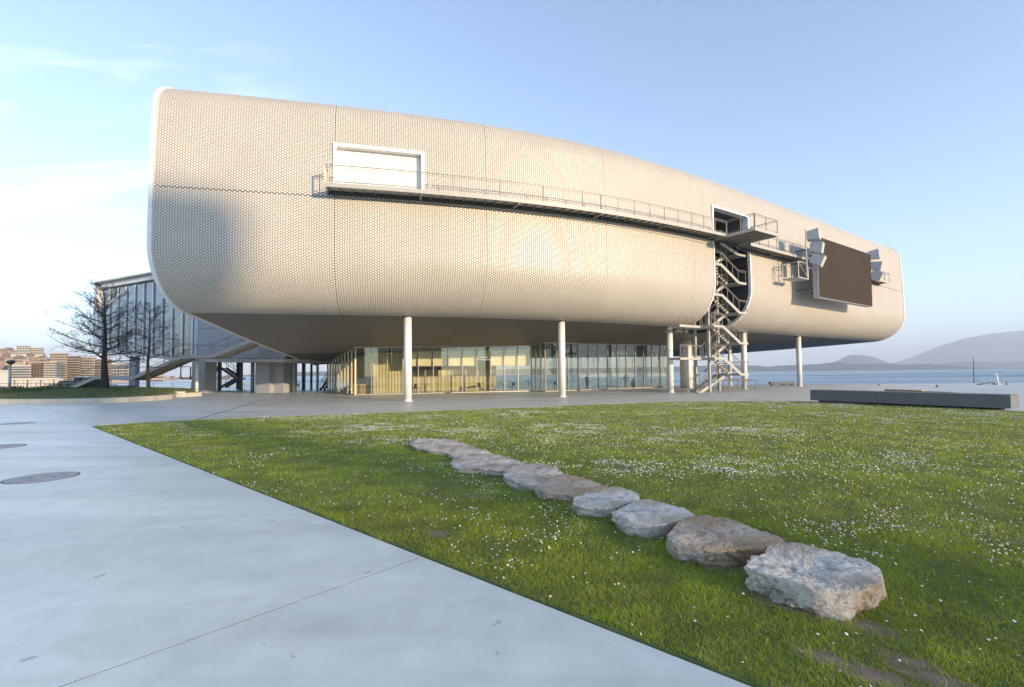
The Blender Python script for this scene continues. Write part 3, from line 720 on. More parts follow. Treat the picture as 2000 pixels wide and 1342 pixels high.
# --- glass pavilion under the soffit
GP = [np.array(p) for p in ((-20.2, 53.0), (-14.0, 43.2), (1.9, 48.1), (3.2, 46.6), (18.2, 56.6))]
def s_of(x, y):
    i = int(np.argmin((_x-x)**2+(_y-y)**2)); T = _th[i]; d = -((x-_x[i])*math.sin(T)-(y-_y[i])*math.cos(T)); return _ss[i], d
def ztop(p):
    s, d = s_of(*p); return float(sof_z(s, d))
PANES = [9, 12, 3, 13]
blind_mat = MT['blind']
mull_me = MB().box((0, 0, .5), (.05, .14, 1)).mesh('mullion', MT['mullion'])
for w_, (A, B_, n) in enumerate(zip(GP[:-1], GP[1:], PANES)):
    rz = math.atan2(*(B_-A)[::-1]); d = (B_-A)/np.linalg.norm(B_-A); nrm = np.array([d[1], -d[0]])
    gw = MB(); gw.bar((*A, .03), (*B_, .03), .16, .07); gw.prism([A-nrm*.08, B_-nrm*.08, B_+nrm*.08, A+nrm*.08], [ztop(A)-.16, ztop(B_)-.16]*2 if 0 else [ztop(A)-.14, ztop(B_)-.14, ztop(B_)-.14, ztop(A)-.14], [ztop(A)+.1, ztop(B_)+.1, ztop(B_)+.1, ztop(A)+.1])
    wall = gw.build('glass_wall', MT['mullion'], museum)
    for k in range(n+1):
        p = A+(B_-A)*k/n
        inst('mullion', mull_me, wall, (*p, .05), rz, scale=(1, 1, ztop(p)-.15))
        if k < n:
            q = A+(B_-A)*(k+1)/n; a, c = p+d*.03, q-d*.03
            b = MB(); b.prism([a-nrm*.01, c-nrm*.01, c+nrm*.01, a+nrm*.01], .06, [ztop(a)-.13, ztop(c)-.13, ztop(c)-.13, ztop(a)-.13]); b.build('pane', MT['glass'], wall)
# rear glazing of the pavilion (seen through it)
GB = [np.array(p) for p in ((-20.2, 53.0), (-13.5, 59.5), (2, 60.3), (18.2, 60.2), (18.2, 56.6))]
for A, B_, n in zip(GB[:-1], GB[1:], (6, 10, 10, 2)):
    rz = math.atan2(*(B_-A)[::-1]); d = (B_-A)/np.linalg.norm(B_-A); nrm = np.array([d[1], -d[0]])
    wall = MB().bar((*A, .03), (*B_, .03), .16, .07).build('glass_wall', MT['mullion'], museum)
    for k in range(n+1):
        p = A+(B_-A)*k/n; inst('mullion', mull_me, wall, (*p, .05), rz, scale=(1, 1, max(1, ztop(p)-.05)))
        if k < n:
            q = A+(B_-A)*(k+1)/n; b = MB(); b.prism([p+d*.03-nrm*.01, q-d*.03-nrm*.01, q-d*.03+nrm*.01, p+d*.03+nrm*.01], .06, max(1, ztop(p)-.05)); b.build('pane', MT['glass'], wall)
MB().prism([(-20, 53), (-14, 43.4), (1.9, 48.3), (3.2, 46.8), (18, 56.7), (18, 60.1), (2, 60.2), (-13.5, 59.4)], -.011, .012).build('pavilion_floor', MT['infloor'], museum)
# blinds hung behind the upper half of the left front wall
A, B_ = GP[1], GP[2]; d = (B_-A)/np.linalg.norm(B_-A); nrm = np.array([d[1], -d[0]])
for k in range(12):
    if k in (0, 1, 2): continue
    p = A+(B_-A)*(k+.04)/12 - nrm*.22; q = A+(B_-A)*(k+.96)/12 - nrm*.22
    zl = 2.55 if k not in (8,) else 3.3
    b = MB(); b.prism([p-nrm*.006, q-nrm*.006, q+nrm*.006, p+nrm*.006], zl, [ztop(p)-.35, ztop(q)-.35]*2 if 0 else ztop(q)-.45); bl = b.build('roller_blind', MT['blind'], museum)
    MB().bar((*p, zl), (*q, zl), .03, .03).build('hem_bar', MT['steel_lt'], bl)
# curtains: pleated sheet behind the left third, interior walls
def pleat(A, B_, z0, z1, name, m, amp=.07, wl=.28):
    L = np.linalg.norm(B_-A); d = (B_-A)/L; nr = np.array([d[1], -d[0]]); n = int(L/wl*6); b = MB(); pts = []
    for i in range(n+1):
        p = A+d*L*i/n + nr*amp*math.sin(2*math.pi*i/6) ; pts.append(p)
    V = [(*p, z0) for p in pts]+[(*p, z1) for p in pts]
    b.add(V, [(i, i+1, n+2+i, n+1+i) for i in range(n)]); return b.build(name, m, museum, True)
pleat(A+d*1.0-nrm*2.2, A+d*5.2-nrm*2.2, .02, 3.9, 'curtain', MT['curtain'])
pleat(GP[0]+np.array([1.6, -.2]), GP[1]+np.array([1.2, 1.6]), .02, 3.6, 'curtain', MT['curtain'])
pleat(A+d*5.4-nrm*5.0, A+d*13.6-nrm*5.0, .02, 2.2, 'curtain', MT['curtain'], .05, .5)
b = MB(); b.prism([A+d*5-nrm*8, A+d*15.2-nrm*8, A+d*15.2-nrm*8.25, A+d*5-nrm*8.25], .01, 3.3); b.build('partition_wall', MT['inwall'], museum)
b = MB(); b.prism([(-11.5, 52.4), (-4.0, 55), (-4.08, 55.3), (-11.6, 52.7)], .01, 3.4); b.build('partition_wall', MT['inwall'], museum)

# --- catwalk along the facade
CW0, CW1 = inv_s(634, OB+1.2, 12.6), inv_s(1421, OB+1.3, 13)
def rail_run(parent, pts, h=1.05, post=1.35, closed=False, r=.028, mid=(.88,), low=.12, m=None, postr=.04):
    """posts plus horizontal rails along a polyline of 3-D base points"""
    m = m or MT['steel']
    pts = [np.asarray(p, float) for p in pts]
    L = [0]
    for a, c in zip(pts, pts[1:]): L.append(L[-1]+np.linalg.norm(c-a))
    def at_(t):
        i = min(len(L)-2, max(0, int(np.searchsorted(L, t)-1))); f = (t-L[i])/(L[i+1]-L[i]+1e-9); return pts[i]+(pts[i+1]-pts[i])*f
    n = max(1, int(round(L[-1]/post)))
    for k in range(n+1):
        p = at_(L[-1]*k/n); b = MB(); b.box((p[0], p[1], p[2]+h/2), (postr, postr, h), random.random()*.01+.6); b.build('post', m, parent)
    for hh, rr in [(h, r)] + [(h*x, r*.55) for x in mid] + ([(low, r*.5)] if low else []):
        b = MB()
        b.tube([p+np.array([0, 0, hh]) for p in pts], rr, 6); b.build('rail', m, parent)
catw = thing('catwalk', 'long grey steel catwalk with railing curving along the upper facade', 'catwalk', P(10, OB+.7, DK(10)))
def deckrun(parent, s0, s1, n0, n1, zf, pitch=.64, rails=True):
    sv = uni(s0, s1, 1.0)
    def strip(na, nb_, za, zb, name, m):
        b = MB()
        for a, c in zip(sv, sv[1:]):
            pts = [P(x, y, zf(x)+z) for z in (za, zb) for x, y in ((a, na), (c, na), (c, nb_), (a, nb_))]
            b.add(pts, [(3, 2, 1, 0), (4, 5, 6, 7), (0, 1, 5, 4), (1, 2, 6, 5), (2, 3, 7, 6), (3, 0, 4, 7)])
        return b.build(name, m, parent)
    strip(n0+.09, n1-.06, -.05, -.01, 'deck', MT['grating'])
    strip(n1-.058, n1, -.24, .0, 'edge_beam', MT['steel_lt'])
    strip(n0, n0+.088, -.30, -.01, 'wall_beam', MT['steel_dk'])
    k = 0; s = s0+.1
    while s < s1-.05:
        T = Tn(s); a = P(s, n0+.1, zf(s)-.115); c = P(s, n1-.07, zf(s)-.115)
        big = k % 9 == 8
        b = MB(); b.bar(a-np.array([0, 0, .06 if big else 0]), c-np.array([0, 0, .06 if big else 0]), .12 if big else .05, .22 if big else .12); b.build('bracket' if big else 'rib', MT['steel'] if big else MT['steel'], parent); s += pitch; k += 1
    if rails: rail_run(parent, [P(x, n1-.06, zf(x)) for x in sv], 1.05, 1.45)
deckrun(catw, CW0, CW1, OB+.06, OB+1.25, DK)
# closing rail at its left end
rail_run(catw, [P(CW0+.03, OB+.15, DK(CW0)), P(CW0+.03, OB+1.18, DK(CW0))], 1.05, .6)
# lookout platform in front of the doorway
plat = thing('lookout_platform', 'projecting steel platform with railing in front of the dark doorway', 'platform', P(CW1+2, OB+2, DK(26)))
zp = lambda s: DK(26)
nP = OB+3.6; PS0 = CW1+.05; PS1 = inv_s(1520, nP, DK(26))
deckrun(plat, PS0, PS1, OB+.06, nP, zp, .55, False)
for a, c in ((P(PS0, OB+1.2, zp(0)), P(PS0, nP, zp(0))), (P(PS0, nP-.06, zp(0)), P(PS1, nP-.06, zp(0))), (P(PS1, nP-.06, zp(0)), P(PS1, OB+1.35, zp(0)))):
    rail_run(plat, [a, c], 1.1, 1.5, postr=.05)
for a in (PS0, PS1): MB().bar(P(a, OB+.1, zp(0)-.12), P(a, nP, zp(0)-.12), .06, .25).build('edge_beam', MT['steel_lt'], plat)
cat2 = thing('catwalk', 'short steel catwalk section between the platform and the video screen', 'catwalk', P(36, OB+.7, DK(36)))
CX1 = inv_s(1578, OB+1.2, 12.7)
deckrun(cat2, PS1+.06, CX1, OB+.06, OB+1.25, lambda s: DK(36))
cat3 = thing('catwalk', 'small steel maintenance balcony to the right of the video screen', 'catwalk', P(55, OB+.7, 11.5))

# --- stair tower in the slot
SC = (SLOT0+SLOT1)/2; Ts = Tn(SC); tv = np.array([math.cos(Ts), math.sin(Ts), 0]); nv = np.array([math.sin(Ts), -math.cos(Ts), 0])
O3 = P(SC, 0, 0); HW = (SLOT1-SLOT0)/2
def SP(a, n, z): return O3 + tv*a + nv*n + np.array([0, 0, z])
stair = thing('fire_stair', 'zigzag steel fire stair climbing through the slot in the facade', 'staircase', SP(0, 2, 0))
nF, LW = 3.25, 1.15                                   # outer face, lane width
aL, aR = -HW+.12, HW-.12; lan = 1.25; r0_, r1_ = aL+lan, aR-lan
hz_ = [0, 1.62, 3.0, 4.38, 5.73, 7.08, 8.42, 9.75, 11.05, 12.3, DK(26)-.05]
def stringer_bar(p, q, parent, name='stringer', m='steel_lt'): MB().bar(p, q, .06, .26).build(name, MT[m], parent)
tread_me = MB().box((0, 0, 0), (.27, LW-.14, .04)).mesh('tread', MT['steel'])
def flight(za, a0, zb, a1, n0, n1):
    for nn in (n0, n1): stringer_bar(SP(a0, nn, za-.1), SP(a1, nn, zb-.1), stair)
    k = 8
    for i in range(1, k):
        t = i/k; inst('tread', tread_me, stair, SP(a0+(a1-a0)*t, (n0+n1)/2, za+(zb-za)*t), Ts)
    for nn in (n0, n1): rail_run(stair, [SP(a0, nn, za), SP(a1, nn, zb)], 1.0, 1.0, low=None, postr=.04)
for i, z in enumerate(hz_):
    if i == 0: continue
    right = i % 2 == 1
    a, c = (r1_, aR) if right else (aL, r0_)
    b = MB(); b.frame(SP((a+c)/2, nF-LW, z-.13), tv*(c-a)/2, nv*LW, np.array([0, 0, .1])); 
    if i < 10: b.build('landing', MT['steel_lt'], stair)
    if i < 10:
        e = aR if right else aL
        rail_run(stair, [SP(r1_ if right else r0_, nF-.03, z), SP(e, nF-.03, z), SP(e, nF-2*LW+.03, z)], 1.0, 1.0, low=None, postr=.04)
# flights: outer lane runs from a left landing down to the next right one, inner lane from right down to left
for i in range(1, len(hz_)):
    lo, hi = hz_[i-1], hz_[i]
    if i % 2 == 1: flight(hi, r1_, lo, r0_ if i > 1 else r0_-1.9, nF-LW-.06, nF-2*LW+.03)
    else: flight(hi, r0_, lo, r1_, nF-.03, nF-LW+.06)
for a, n, zt in ((r0_-.35, nF-LW, 12.4), (r1_+.3, nF-2*LW-.05, 12.4), (r0_-.35, nF-2*LW-.2, 7.5)):
    b = MB(); b.box(SP(a, n, zt/2), (.2, .2, zt), Ts); b.build('post', MT['steel_lt'], stair)
# walkways from two left landings back to the core under the building
for z in (3.0, 5.73):
    b = MB(); b.frame(SP(aL-1.5, nF-LW-.6, z-.13), tv*1.5, nv*.6, np.array([0, 0, .1])); b.build('walkway', MT['steel_lt'], stair)
    rail_run(stair, [SP(aL-.1, nF-LW-.05, z), SP(aL-2.9, nF-LW-.05, z)], 1.0, 1.0, low=None, postr=.04)
# guard rails round the foot
for a0, c0 in (((-HW-1.2, nF+.3), (HW+.4, nF+.3)), ((HW+.4, nF+.3), (HW+.4, 0.4))):
    rail_run(stair, [SP(a0[0], a0[1], 0), SP(c0[0], c0[1], 0)], 1.05, 1.3, low=.15, postr=.05)

# --- video screen and loudspeakers
def scr(px, n, z): return inv_s(px, n, z)
SN = OB+2.3
sa, sb = scr(1599, SN, 11), scr(1703, SN, 11)
def zat(px, y, n, z0=11):
    s = inv_s(px, n, z0); q = P(s, n, z0); return atY(px, y, q[1])[2]
zt_, zb_ = zat(1599, 464, SN), zat(1599, 583, SN)
zt_ = (zt_+zat(1702, 493, SN))/2; zb_ = (zb_+zat(1704, 598, SN))/2
scn = thing('video_screen', 'large dark outdoor video screen mounted on the right of the facade', 'screen', P((sa+sb)/2, SN, zb_))
pa, pb = P(sa, SN, 0), P(sb, SN, 0); dd = (pb-pa)/np.linalg.norm(pb-pa); nn3 = np.array([dd[1], -dd[0], 0]); cen = (pa+pb)/2; Lh = np.linalg.norm(pb-pa)/2
MB().frame(cen-nn3*.28+np.array([0, 0, (zt_+zb_)/2]), dd*Lh, nn3*.25, np.array([0, 0, (zt_-zb_)/2])).build('cabinet', MT['speaker'], scn)
MB().frame(cen-nn3*.015+np.array([0, 0, (zt_+zb_)/2]), dd*(Lh-.06), nn3*.02, np.array([0, 0, (zt_-zb_)/2-.05])).build('display', MT['screen'], scn)
for k in range(5):
    a = -Lh+.5+(2*Lh-1)*k/4
    for z in (zb_+1., zt_-1.):
        b = MB(); p = cen+dd*a+np.array([0, 0, z]); b.bar(p-nn3*.53, p-nn3*2.2, .12, .12); b.build('bracket', MT['steel_dk'], scn)
def speaker(c, size, tilt, yaw, label):
    o = thing('loudspeaker', label, 'loudspeaker', c, 'loudspeakers beside the video screen')
    ux = dd*math.cos(yaw)+nn3*math.sin(yaw); uy = -(np.cross(np.array([0, 0, 1.]), ux)); uy = uy/np.linalg.norm(uy)
    if uy@nn3 < 0: uy = -uy
    f = uy*math.cos(tilt)+np.array([0, 0, -1.])*math.sin(tilt); u = np.cross(ux, f); u = u if u[2] > 0 else -u
    c = np.asarray(c, float); w_, h_, d_ = size
    b = MB(); q = []
    for fz, k in ((-1, .78), (1, 1.)):
        for sx, sy in ((-1, -1), (1, -1), (1, 1), (-1, 1)): q.append(c+ux*sx*w_/2+u*sy*h_/2*k+f*fz*d_/2)
    b.add(q, [(3, 2, 1, 0), (4, 5, 6, 7), (0, 1, 5, 4), (1, 2, 6, 5), (2, 3, 7, 6), (3, 0, 4, 7)]); b.build('cabinet', MT['speaker'], o)
    MB().frame(c+f*(d_/2+.01), ux*(w_/2-.03), u*(h_/2-.03), f*.008).build('grille', MT['speaker_grille'], o)
    return o
pw = F/45.
def spk(px, y, n, label, tilt):
    s = inv_s(px, n, 12); q = P(s, n, 12); z = atY(px, y, q[1])[2]
    speaker((q[0], q[1], z), (1.05, 1.0, 1.0), tilt, R(-14), label)
spk(1590, 460, SN+.25, 'topmost grey loudspeaker at the left edge of the video screen', R(-4))
spk(1596, 484, SN+.35, 'middle grey loudspeaker at the left edge of the video screen', R(10))
spk(1597, 508, SN+.45, 'lowest grey loudspeaker at the left edge of the video screen', R(24))
spk(1708, 498, SN-.1, 'topmost grey loudspeaker at the right edge of the video screen', R(-4))
spk(1712, 520, SN+.1, 'middle grey loudspeaker at the right edge of the video screen', R(12))
spk(1712, 539, SN+.1, 'lowest grey loudspeaker at the right edge of the video screen', R(26))
# mast and cage carrying the left speakers
sm = inv_s(1576, SN, 11); pm = P(sm, SN, 0)
mast = thing('speaker_mast', 'thin steel mast with a cage left of the video screen', 'mast', (pm[0], pm[1], 9))
zl, zh = atY(1578, 541, pm[1])[2], atY(1575, 449, pm[1])[2]
MB().tube([(pm[0], pm[1], zl), (pm[0], pm[1], zh)], .06, 8).build('pole', MT['steel_lt'], mast)
for z in (12.2, 11.3): MB().bar((pm[0], pm[1], z), tuple(np.array([pm[0], pm[1], z])+dd*1.0), .07, .07).build('arm', MT['steel_lt'], mast)
z0c, z1c = atY(1570, 543, pm[1])[2], atY(1570, 513, pm[1])[2]
cg = MB(); q4 = [np.array([pm[0], pm[1], 0])+dd*a+nn3*b_ for a, b_ in ((-1.2, -.2), (.7, -.2), (.7, -1.6), (-1.2, -1.6))]
for i in range(4):
    p, q = q4[i], q4[(i+1) % 4]
    for z in (z0c, z1c): cg.bar(p+np.array([0, 0, z]), q+np.array([0, 0, z]), .07, .07)
    cg.bar(p+np.array([0, 0, z0c]), p+np.array([0, 0, z1c]), .06, .06)
cg.bar(q4[0]+np.array([0, 0, z1c]), q4[1]+np.array([0, 0, z0c]), .04, .04)
cg.build('cage', MT['steel_lt'], mast)
MB().prism([p for p in q4], z0c-.06, z0c-.02).build('floor_plate', MT['grating'], mast)
# balcony right of the screen
s0 = inv_s(1716, OB+1.0, 11.5); s1 = inv_s(1737, OB+1.0, 11.5); zb3 = atY(1727, 545, P(s0, OB+1, 0)[1])[2]
cat3.location = tuple(P(s0, OB+.5, zb3))
deckrun(cat3, s0-2.5, s1, OB+.05, OB+1.1, lambda s: zb3, .6)
rail_run(cat3, [P(s1-.03, OB+.1, zb3), P(s1-.03, OB+1.05, zb3)], 1.05, .6)

# ================================================================== EAST WING
WT = 14.2
def wing_pt(px, y): 
    # wall plane through two known top points
    return None
pA = atY(294, 534, (WT-EYE)*F/(736-534)*1.0); pB = atY(196, 552, (WT-EYE)*F/(737-552)*1.0)
wd = (pA-pB); wd[2] = 0; wd /= np.linalg.norm(wd); wn = np.array([wd[1], -wd[0], 0])          # along to the right, outward
if wn[1] > 0: wn = -wn
pB[2] = 0; pA[2] = 0
def wing_a(px):          # distance along the wall for a picture column
    a = np.linspace(-6, 60, 3000); x, y = proj(pB[None]+wd[None]*a[:, None]+np.array([[0, 0, 8.]])); return float(np.interp(px, x, a))
def WP(a, n, z): return pB + wd*a + wn*n + np.array([0, 0, z])
def wing_z(px, y):
    q = WP(wing_a(px), 0, 0); return atY(px, y, q[1])[2]
wing = thing('museum_wing', 'lower glazed museum wing with grey panels behind the bare trees', 'building', WP(12, 0, 0))
aG0, aG1, aP1, aE = wing_a(199), wing_a(378), wing_a(388), wing_a(560)
zsl, zsr = wing_z(224, 686), wing_z(378, 703)
zs_ = lambda a: zsl + (zsr-zsl)*(a-wing_a(224))/(aG1-wing_a(224)) if a < aG1 else zsr-.02*(a-aG1)
DEP = 13.
# roof slab and eave
b = MB(); b.frame(WP((aE)/2, -DEP/2+.5, WT-.12), wd*(aE/2+.6), wn*(DEP/2+.35), np.array([0, 0, .09])); b.build('roof', MT['steel_lt'], wing)
b = MB(); b.frame(WP((aE)/2, .15, WT-.52), wd*(aE/2+.4), wn*.2, np.array([0, 0, .27])); b.build('eave_beam', MT['white'], wing)
# rounded white end rim at the left
b = MB(); N = 10
outl = [(-.55, WT-1.3), (-.3, WT-.55), (.25, WT-.1), (1., WT-.02)]
outl = [(1.0, WT-.3)] + [(-.1-.75*math.sin(t)*1.0, WT-1.3+1.0*math.cos(t)) for t in np.linspace(.1, math.pi/2, 8)] + [(-.85, 7.5), (-.6, 5.6), (0.1, zs_(0)+.3), (1.2, zs_(1)-.02)] + [(1.2, zs_(1)+.3), (.55, zs_(0)+.9), (.3, 6), (.3, WT-.8)]
V = [WP(a, .35, z) for a, z in outl] + [WP(a, -DEP, z) for a, z in outl]; n = len(outl)
b.add(V, [tuple(range(n))] + [(i, (i+1) % n, n+(i+1) % n, n+i) for i in range(n)]); b.build('end_rim', MT['white'], wing)
# soffit slab
b = MB()
ss_ = np.linspace(.6, aE, 12)
for a, c in zip(ss_, ss_[1:]):
    pts = [WP(x, y, zs_(x)+z) for z in (-.25, .1) for x, y in ((a, .3), (c, .3), (c, -DEP), (a, -DEP))]
    b.add(pts, [(3, 2, 1, 0), (4, 5, 6, 7), (0, 1, 5, 4), (1, 2, 6, 5), (2, 3, 7, 6), (3, 0, 4, 7)])
b.build('soffit', MT['steel_lt'], wing)
# glazing
NG = 10
zt2 = WT-1.0
for k in range(NG+1):
    a = aG0+(aG1-aG0)*k/NG
    b = MB(); b.frame(WP(a, .12, (zs_(a)+zt2)/2+.02), wd*.10, wn*.03, np.array([0, 0, (zt2-zs_(a))/2-.06])); b.build('mullion', MT['white'], wing)
    if k < NG:
        c = aG0+(aG1-aG0)*(k+1)/NG; zlev = [zs_(a)+.12, zs_(a)+.12+ (wing_z(300, 664)-wing_z(300, 693)), wing_z(300, 608), zt2]
        for za, zb in zip(zlev, zlev[1:]):
            b = MB(); b.frame(WP((a+c)/2, .0, (za+zb)/2), wd*((c-a)/2-.10), wn*.01, np.array([0, 0, (zb-za)/2-.03])); b.build('pane', MT['wing_glass'], wing)
        for z in zlev[1:-1]:
            b = MB(); b.frame(WP((a+c)/2, .03, z), wd*((c-a)/2-.09), wn*.04, np.array([0, 0, .028])); b.build('transom', MT['steel_lt'], wing)
# panels
b = MB(); b.frame(WP((aG1+aP1)/2+.1, .02, (zs_(aG1)+zt2)/2), wd*((aP1-aG1)/2-.12), wn*.05, np.array([0, 0, (zt2-zs_(aG1))/2-.05])); b.build('pale_panel', MT['wing_blue'], wing)
ap = np.linspace(aP1, aE, 8)
for a, c in zip(ap, ap[1:]):
    for za, zb in ((zs_(a)+.12, zs_(a)+3.4), (zs_(a)+3.42, WT-1.0)):
        b = MB(); b.frame(WP((a+c)/2, 0, (za+zb)/2), wd*((c-a)/2-.012), wn*.05, np.array([0, 0, (zb-za)/2-.008])); b.build('wall_panel', MT['wing_panel'], wing)
# interior: floors, rear wall
for z in (zs_(8)+.5, 9.0):
    b = MB(); b.frame(WP((aG0+aG1)/2, -DEP/2-.5, z), wd*((aG1-aG0)/2), wn*(DEP/2-.9), np.array([0, 0, .12])); b.build('floor', MT['inwall'], wing)
b = MB(); b.frame(WP(aE/2, -DEP, (4+WT)/2), wd*(aE/2), wn*.1, np.array([0, 0, (WT-4.5)/2])); b.build('rear_wall', MT['dark'], wing)
b = MB(); b.frame(WP((aG0+aG1)/2, -1.5, (5+WT)/2), wd*((aG1-aG0)/2+.8), wn*.05, np.array([0, 0, (WT-5)/2])); b.build('inner_wall', mat('wing_inner', (.44, .49, .54), .7, var=.45, vscale=.25), wing)
b = MB(); b.frame(WP(wing_a(340), -.9, 7.0), wd*1.4, wn*.1, np.array([0, 0, 2.0])); b.build('inner_wall', MT['inwall'], wing)
b = MB(); b.frame(WP(wing_a(358), -1.0, 7.2), wd*1.0, wn*.1, np.array([0, 0, 1.8])); b.build('inner_wall', mat('brown_wall', (.25, .13, .07), .7), wing)
# supports
def pier(px0, px1, yb, depth, ztop_, name, m, parent):
    q0, q1 = gnd(px0, yb), gnd(px1, yb); d_ = (q1-q0)/np.linalg.norm(q1-q0); nb_ = np.array([-d_[1], d_[0], 0])
    return MB().prism([q0[:2], q1[:2], (q1+nb_*depth)[:2], (q0+nb_*depth)[:2]], -.05, ztop_).build(name, m, parent)
pr = pier(374, 399, 767.5, 1.6, 3.6, 'pier', MT['pier'], wing)
p2 = pier(498, 526, 767.3, 2.2, 6.0, 'pier_panel', MT['pier'], wing)
p3 = pier(526.4, 553, 766.8, 2.2, 6.0, 'pier_panel', MT['pier'], wing)
for px, yb, r in ((465, 760.5, .24), (493, 765.5, .2)):
    q = gnd(px, yb); MB().tube([(q[0], q[1], -.05), (q[0], q[1], 3.7)], r, 16).build('column', MT['steel_dk'] if px == 465 else MT['steel_lt'], wing, True)
# link structure between the volumes: dark beams on slim posts
link = thing('link_structure', 'dark beams on slim grey posts between the two museum volumes', 'canopy', gnd(590, 764))
zlk0, zlk1 = 3.95, 6.4
q0, q1 = atY(553, 700, 55), atY(642, 700, 55)
MB().prism([(q0[0], 55), (q1[0]+1, 55), (q1[0]+1, 58), (q0[0], 58)], zlk0, zlk1).build('beam', MT['dark'], link)
for px, yb, zt3, r in ((556, 766, 5.5, .16), (574, 766, 5.5, .16), (620, 765, 4.5, .14)):
    q = gnd(px, yb); MB().tube([(q[0], q[1], -.05), (q[0], q[1], zt3)], r, 12).build('post', MT['pier'], link, True)
for px, yb, wv in ((593, 761.2, .34), (608, 761.2, .22)):
    q = gnd(px, yb); MB().box((q[0], q[1], 2.0), (wv, wv, 4.1)).build('post', MT['steel_dk'], link)

# --- gangway stair up to the museum from the left
gang = thing('gangway', 'long grey steel gangway with landings rising towards the museum underside', 'walkway', gnd(244, 768))
def gp(px, y, Y): return atY(px, y, Y)
YG = 47.0
G = [gp(112, 768, 52.5), gp(188, 735, 50.5), gp(254, 738, 48.8), gp(356, 694.5, 47.5), gp(414, 694, 46.6), gp(508, 656, 45)]
wv = np.array([.12, 1., 0]); wv /= np.linalg.norm(wv); GW = 2.0
for i, (p, q) in enumerate(zip(G, G[1:])):
    for off_, nm in ((0, 'stringer'), (GW, 'stringer')):
        MB().bar(p+wv*off_-np.array([0, 0, .12]), q+wv*off_-np.array([0, 0, .12]), .08, .34).build(nm, MT['steel_lt'], gang)
    MB().add([p+wv*.05, q+wv*.05, q+wv*(GW-.05), p+wv*(GW-.05), p+wv*.05-np.array([0, 0, .06]), q+wv*.05-np.array([0, 0, .06]), q+wv*(GW-.05)-np.array([0, 0, .06]), p+wv*(GW-.05)-np.array([0, 0, .06])], [(0, 1, 2, 3), (7, 6, 5, 4), (0, 4, 5, 1), (2, 6, 7, 3)]).build('deck', MT['grating'], gang)
    for off_ in (0, GW): rail_run(gang, [p+wv*off_, q+wv*off_], 1.1, 2.0, low=.2, mid=(.9, .55), postr=.045)
q = G[2]
b = MB(); b.box(tuple(gp(247, 745, 49.6)*np.array([1, 1, 0])+np.array([-.3, .3, .4])), (1.3, 1.3, 1.1)); b.build('pier', MT['pier'], gang)
q = gnd(384, 770.5); MB().tube([(q[0], q[1], -.05), (q[0], q[1], G[4][2]-.2)], .15, 16).build('post', MT['column'], gang, True)
q = gp(262, 750, 56); MB().box((q[0], q[1], 2.0), (.7, .7, 4.4)).build('post', MT['pier'], gang)

# --- dark zigzag stair over the water
ds = thing('harbour_stair', 'dark steel zigzag stair beyond the plaza edge over the water', 'staircase', gnd(435, 760.5))
YD = 60.3
def dp(px, y, Y=YD): return atY(px, y, Y)
for (a, c) in (((385, 704), (418, 720)), ((385, 738), (420, 720)), ((432, 719), (460, 738)), ((460, 740), (430, 757))):
    p, q = dp(*a), dp(*c)
    for dy in (0, 1.1):
        e = np.array([0, dy, 0]); MB().bar(p+e, q+e, .08, .3).build('stringer', MT['steel_dk'], ds)
        rail_run(ds, [p+e, q+e], 1.05, .9, low=None, m=MT['steel_dk'], postr=.05)
    for i in range(1, 9):
        t = i/9; r_ = p+(q-p)*t; MB().box((r_[0], r_[1]+.55, r_[2]), (.28, 1.05, .05)).build('tread', MT['steel_dk'], ds)
for (a, c) in (((416, 719.5), (434, 719.5)), ((458, 739), (470, 739))):
    p, q = dp(*a), dp(*c); m_ = (p+q)/2; MB().box((m_[0], m_[1]+.55, m_[2]-.05), (abs(q[0]-p[0]), 1.2, .16)).build('landing', MT['steel_dk'], ds)
for px, yt in ((424, 706), (466, 706)):
    p, q = dp(px, yt), dp(px, 762); MB().box((p[0], YD+.55, (p[2]-3.2)/2), (.34, .34, p[2]+3.2)).build('post', MT['steel_dk'], ds)
# dark balcony frame left of the pier
df = thing('balcony_frame', 'small dark steel balcony frame sticking out left of the pier', 'balcony', dp(362, 738))
p, q = dp(353, 738.5, 58), dp(372, 739, 58)
MB().bar(p, q, .9, .14).build('deck', MT['steel_dk'], df); rail_run(df, [p, q], 1.4, .9, low=None, m=MT['steel_dk'], postr=.13)
# plaza-edge railing
edge = thing('quay_railing', 'thin steel railing along the plaza edge beside the harbour', 'railing', (-30, QY-.2, 0))
rail_run(edge, [(-58, QY+.6, 0), (-36, QY+.1, 0)], 1.0, 2.4, r=.02, mid=(.75, .5), low=.25, m=MT['steel_dk'], postr=.045)
rail_run(edge, [(-34, QY+.05, 0), (-27, QY-.05, 0)], 1.0, 2.4, r=.02, mid=(.75, .5), low=.25, m=MT['steel_dk'], postr=.045)
# steps beside the pavilion's left end
st = thing('side_steps', 'small dark stair with railings beside the left end of the glass pavilion', 'staircase', gnd(632, 762))
p, q = atY(625, 760, 58), atY(642, 741, 58); p[2] = 0
for dy in (0, 1.2):
    e = np.array([0, dy, 0]); MB().bar(p+e, q+e, .07, .26).build('stringer', MT['steel_dk'], st); rail_run(st, [p+e, q+e], 1.0, .5, low=None, mid=(.8, .5), m=MT['steel_dk'], postr=.05)
for i in range(1, 7): r_ = p+(q-p)*i/7; MB().box((r_[0], r_[1]+.6, r_[2]), (.28, 1.15, .05)).build('tread', MT['steel_dk'], st)

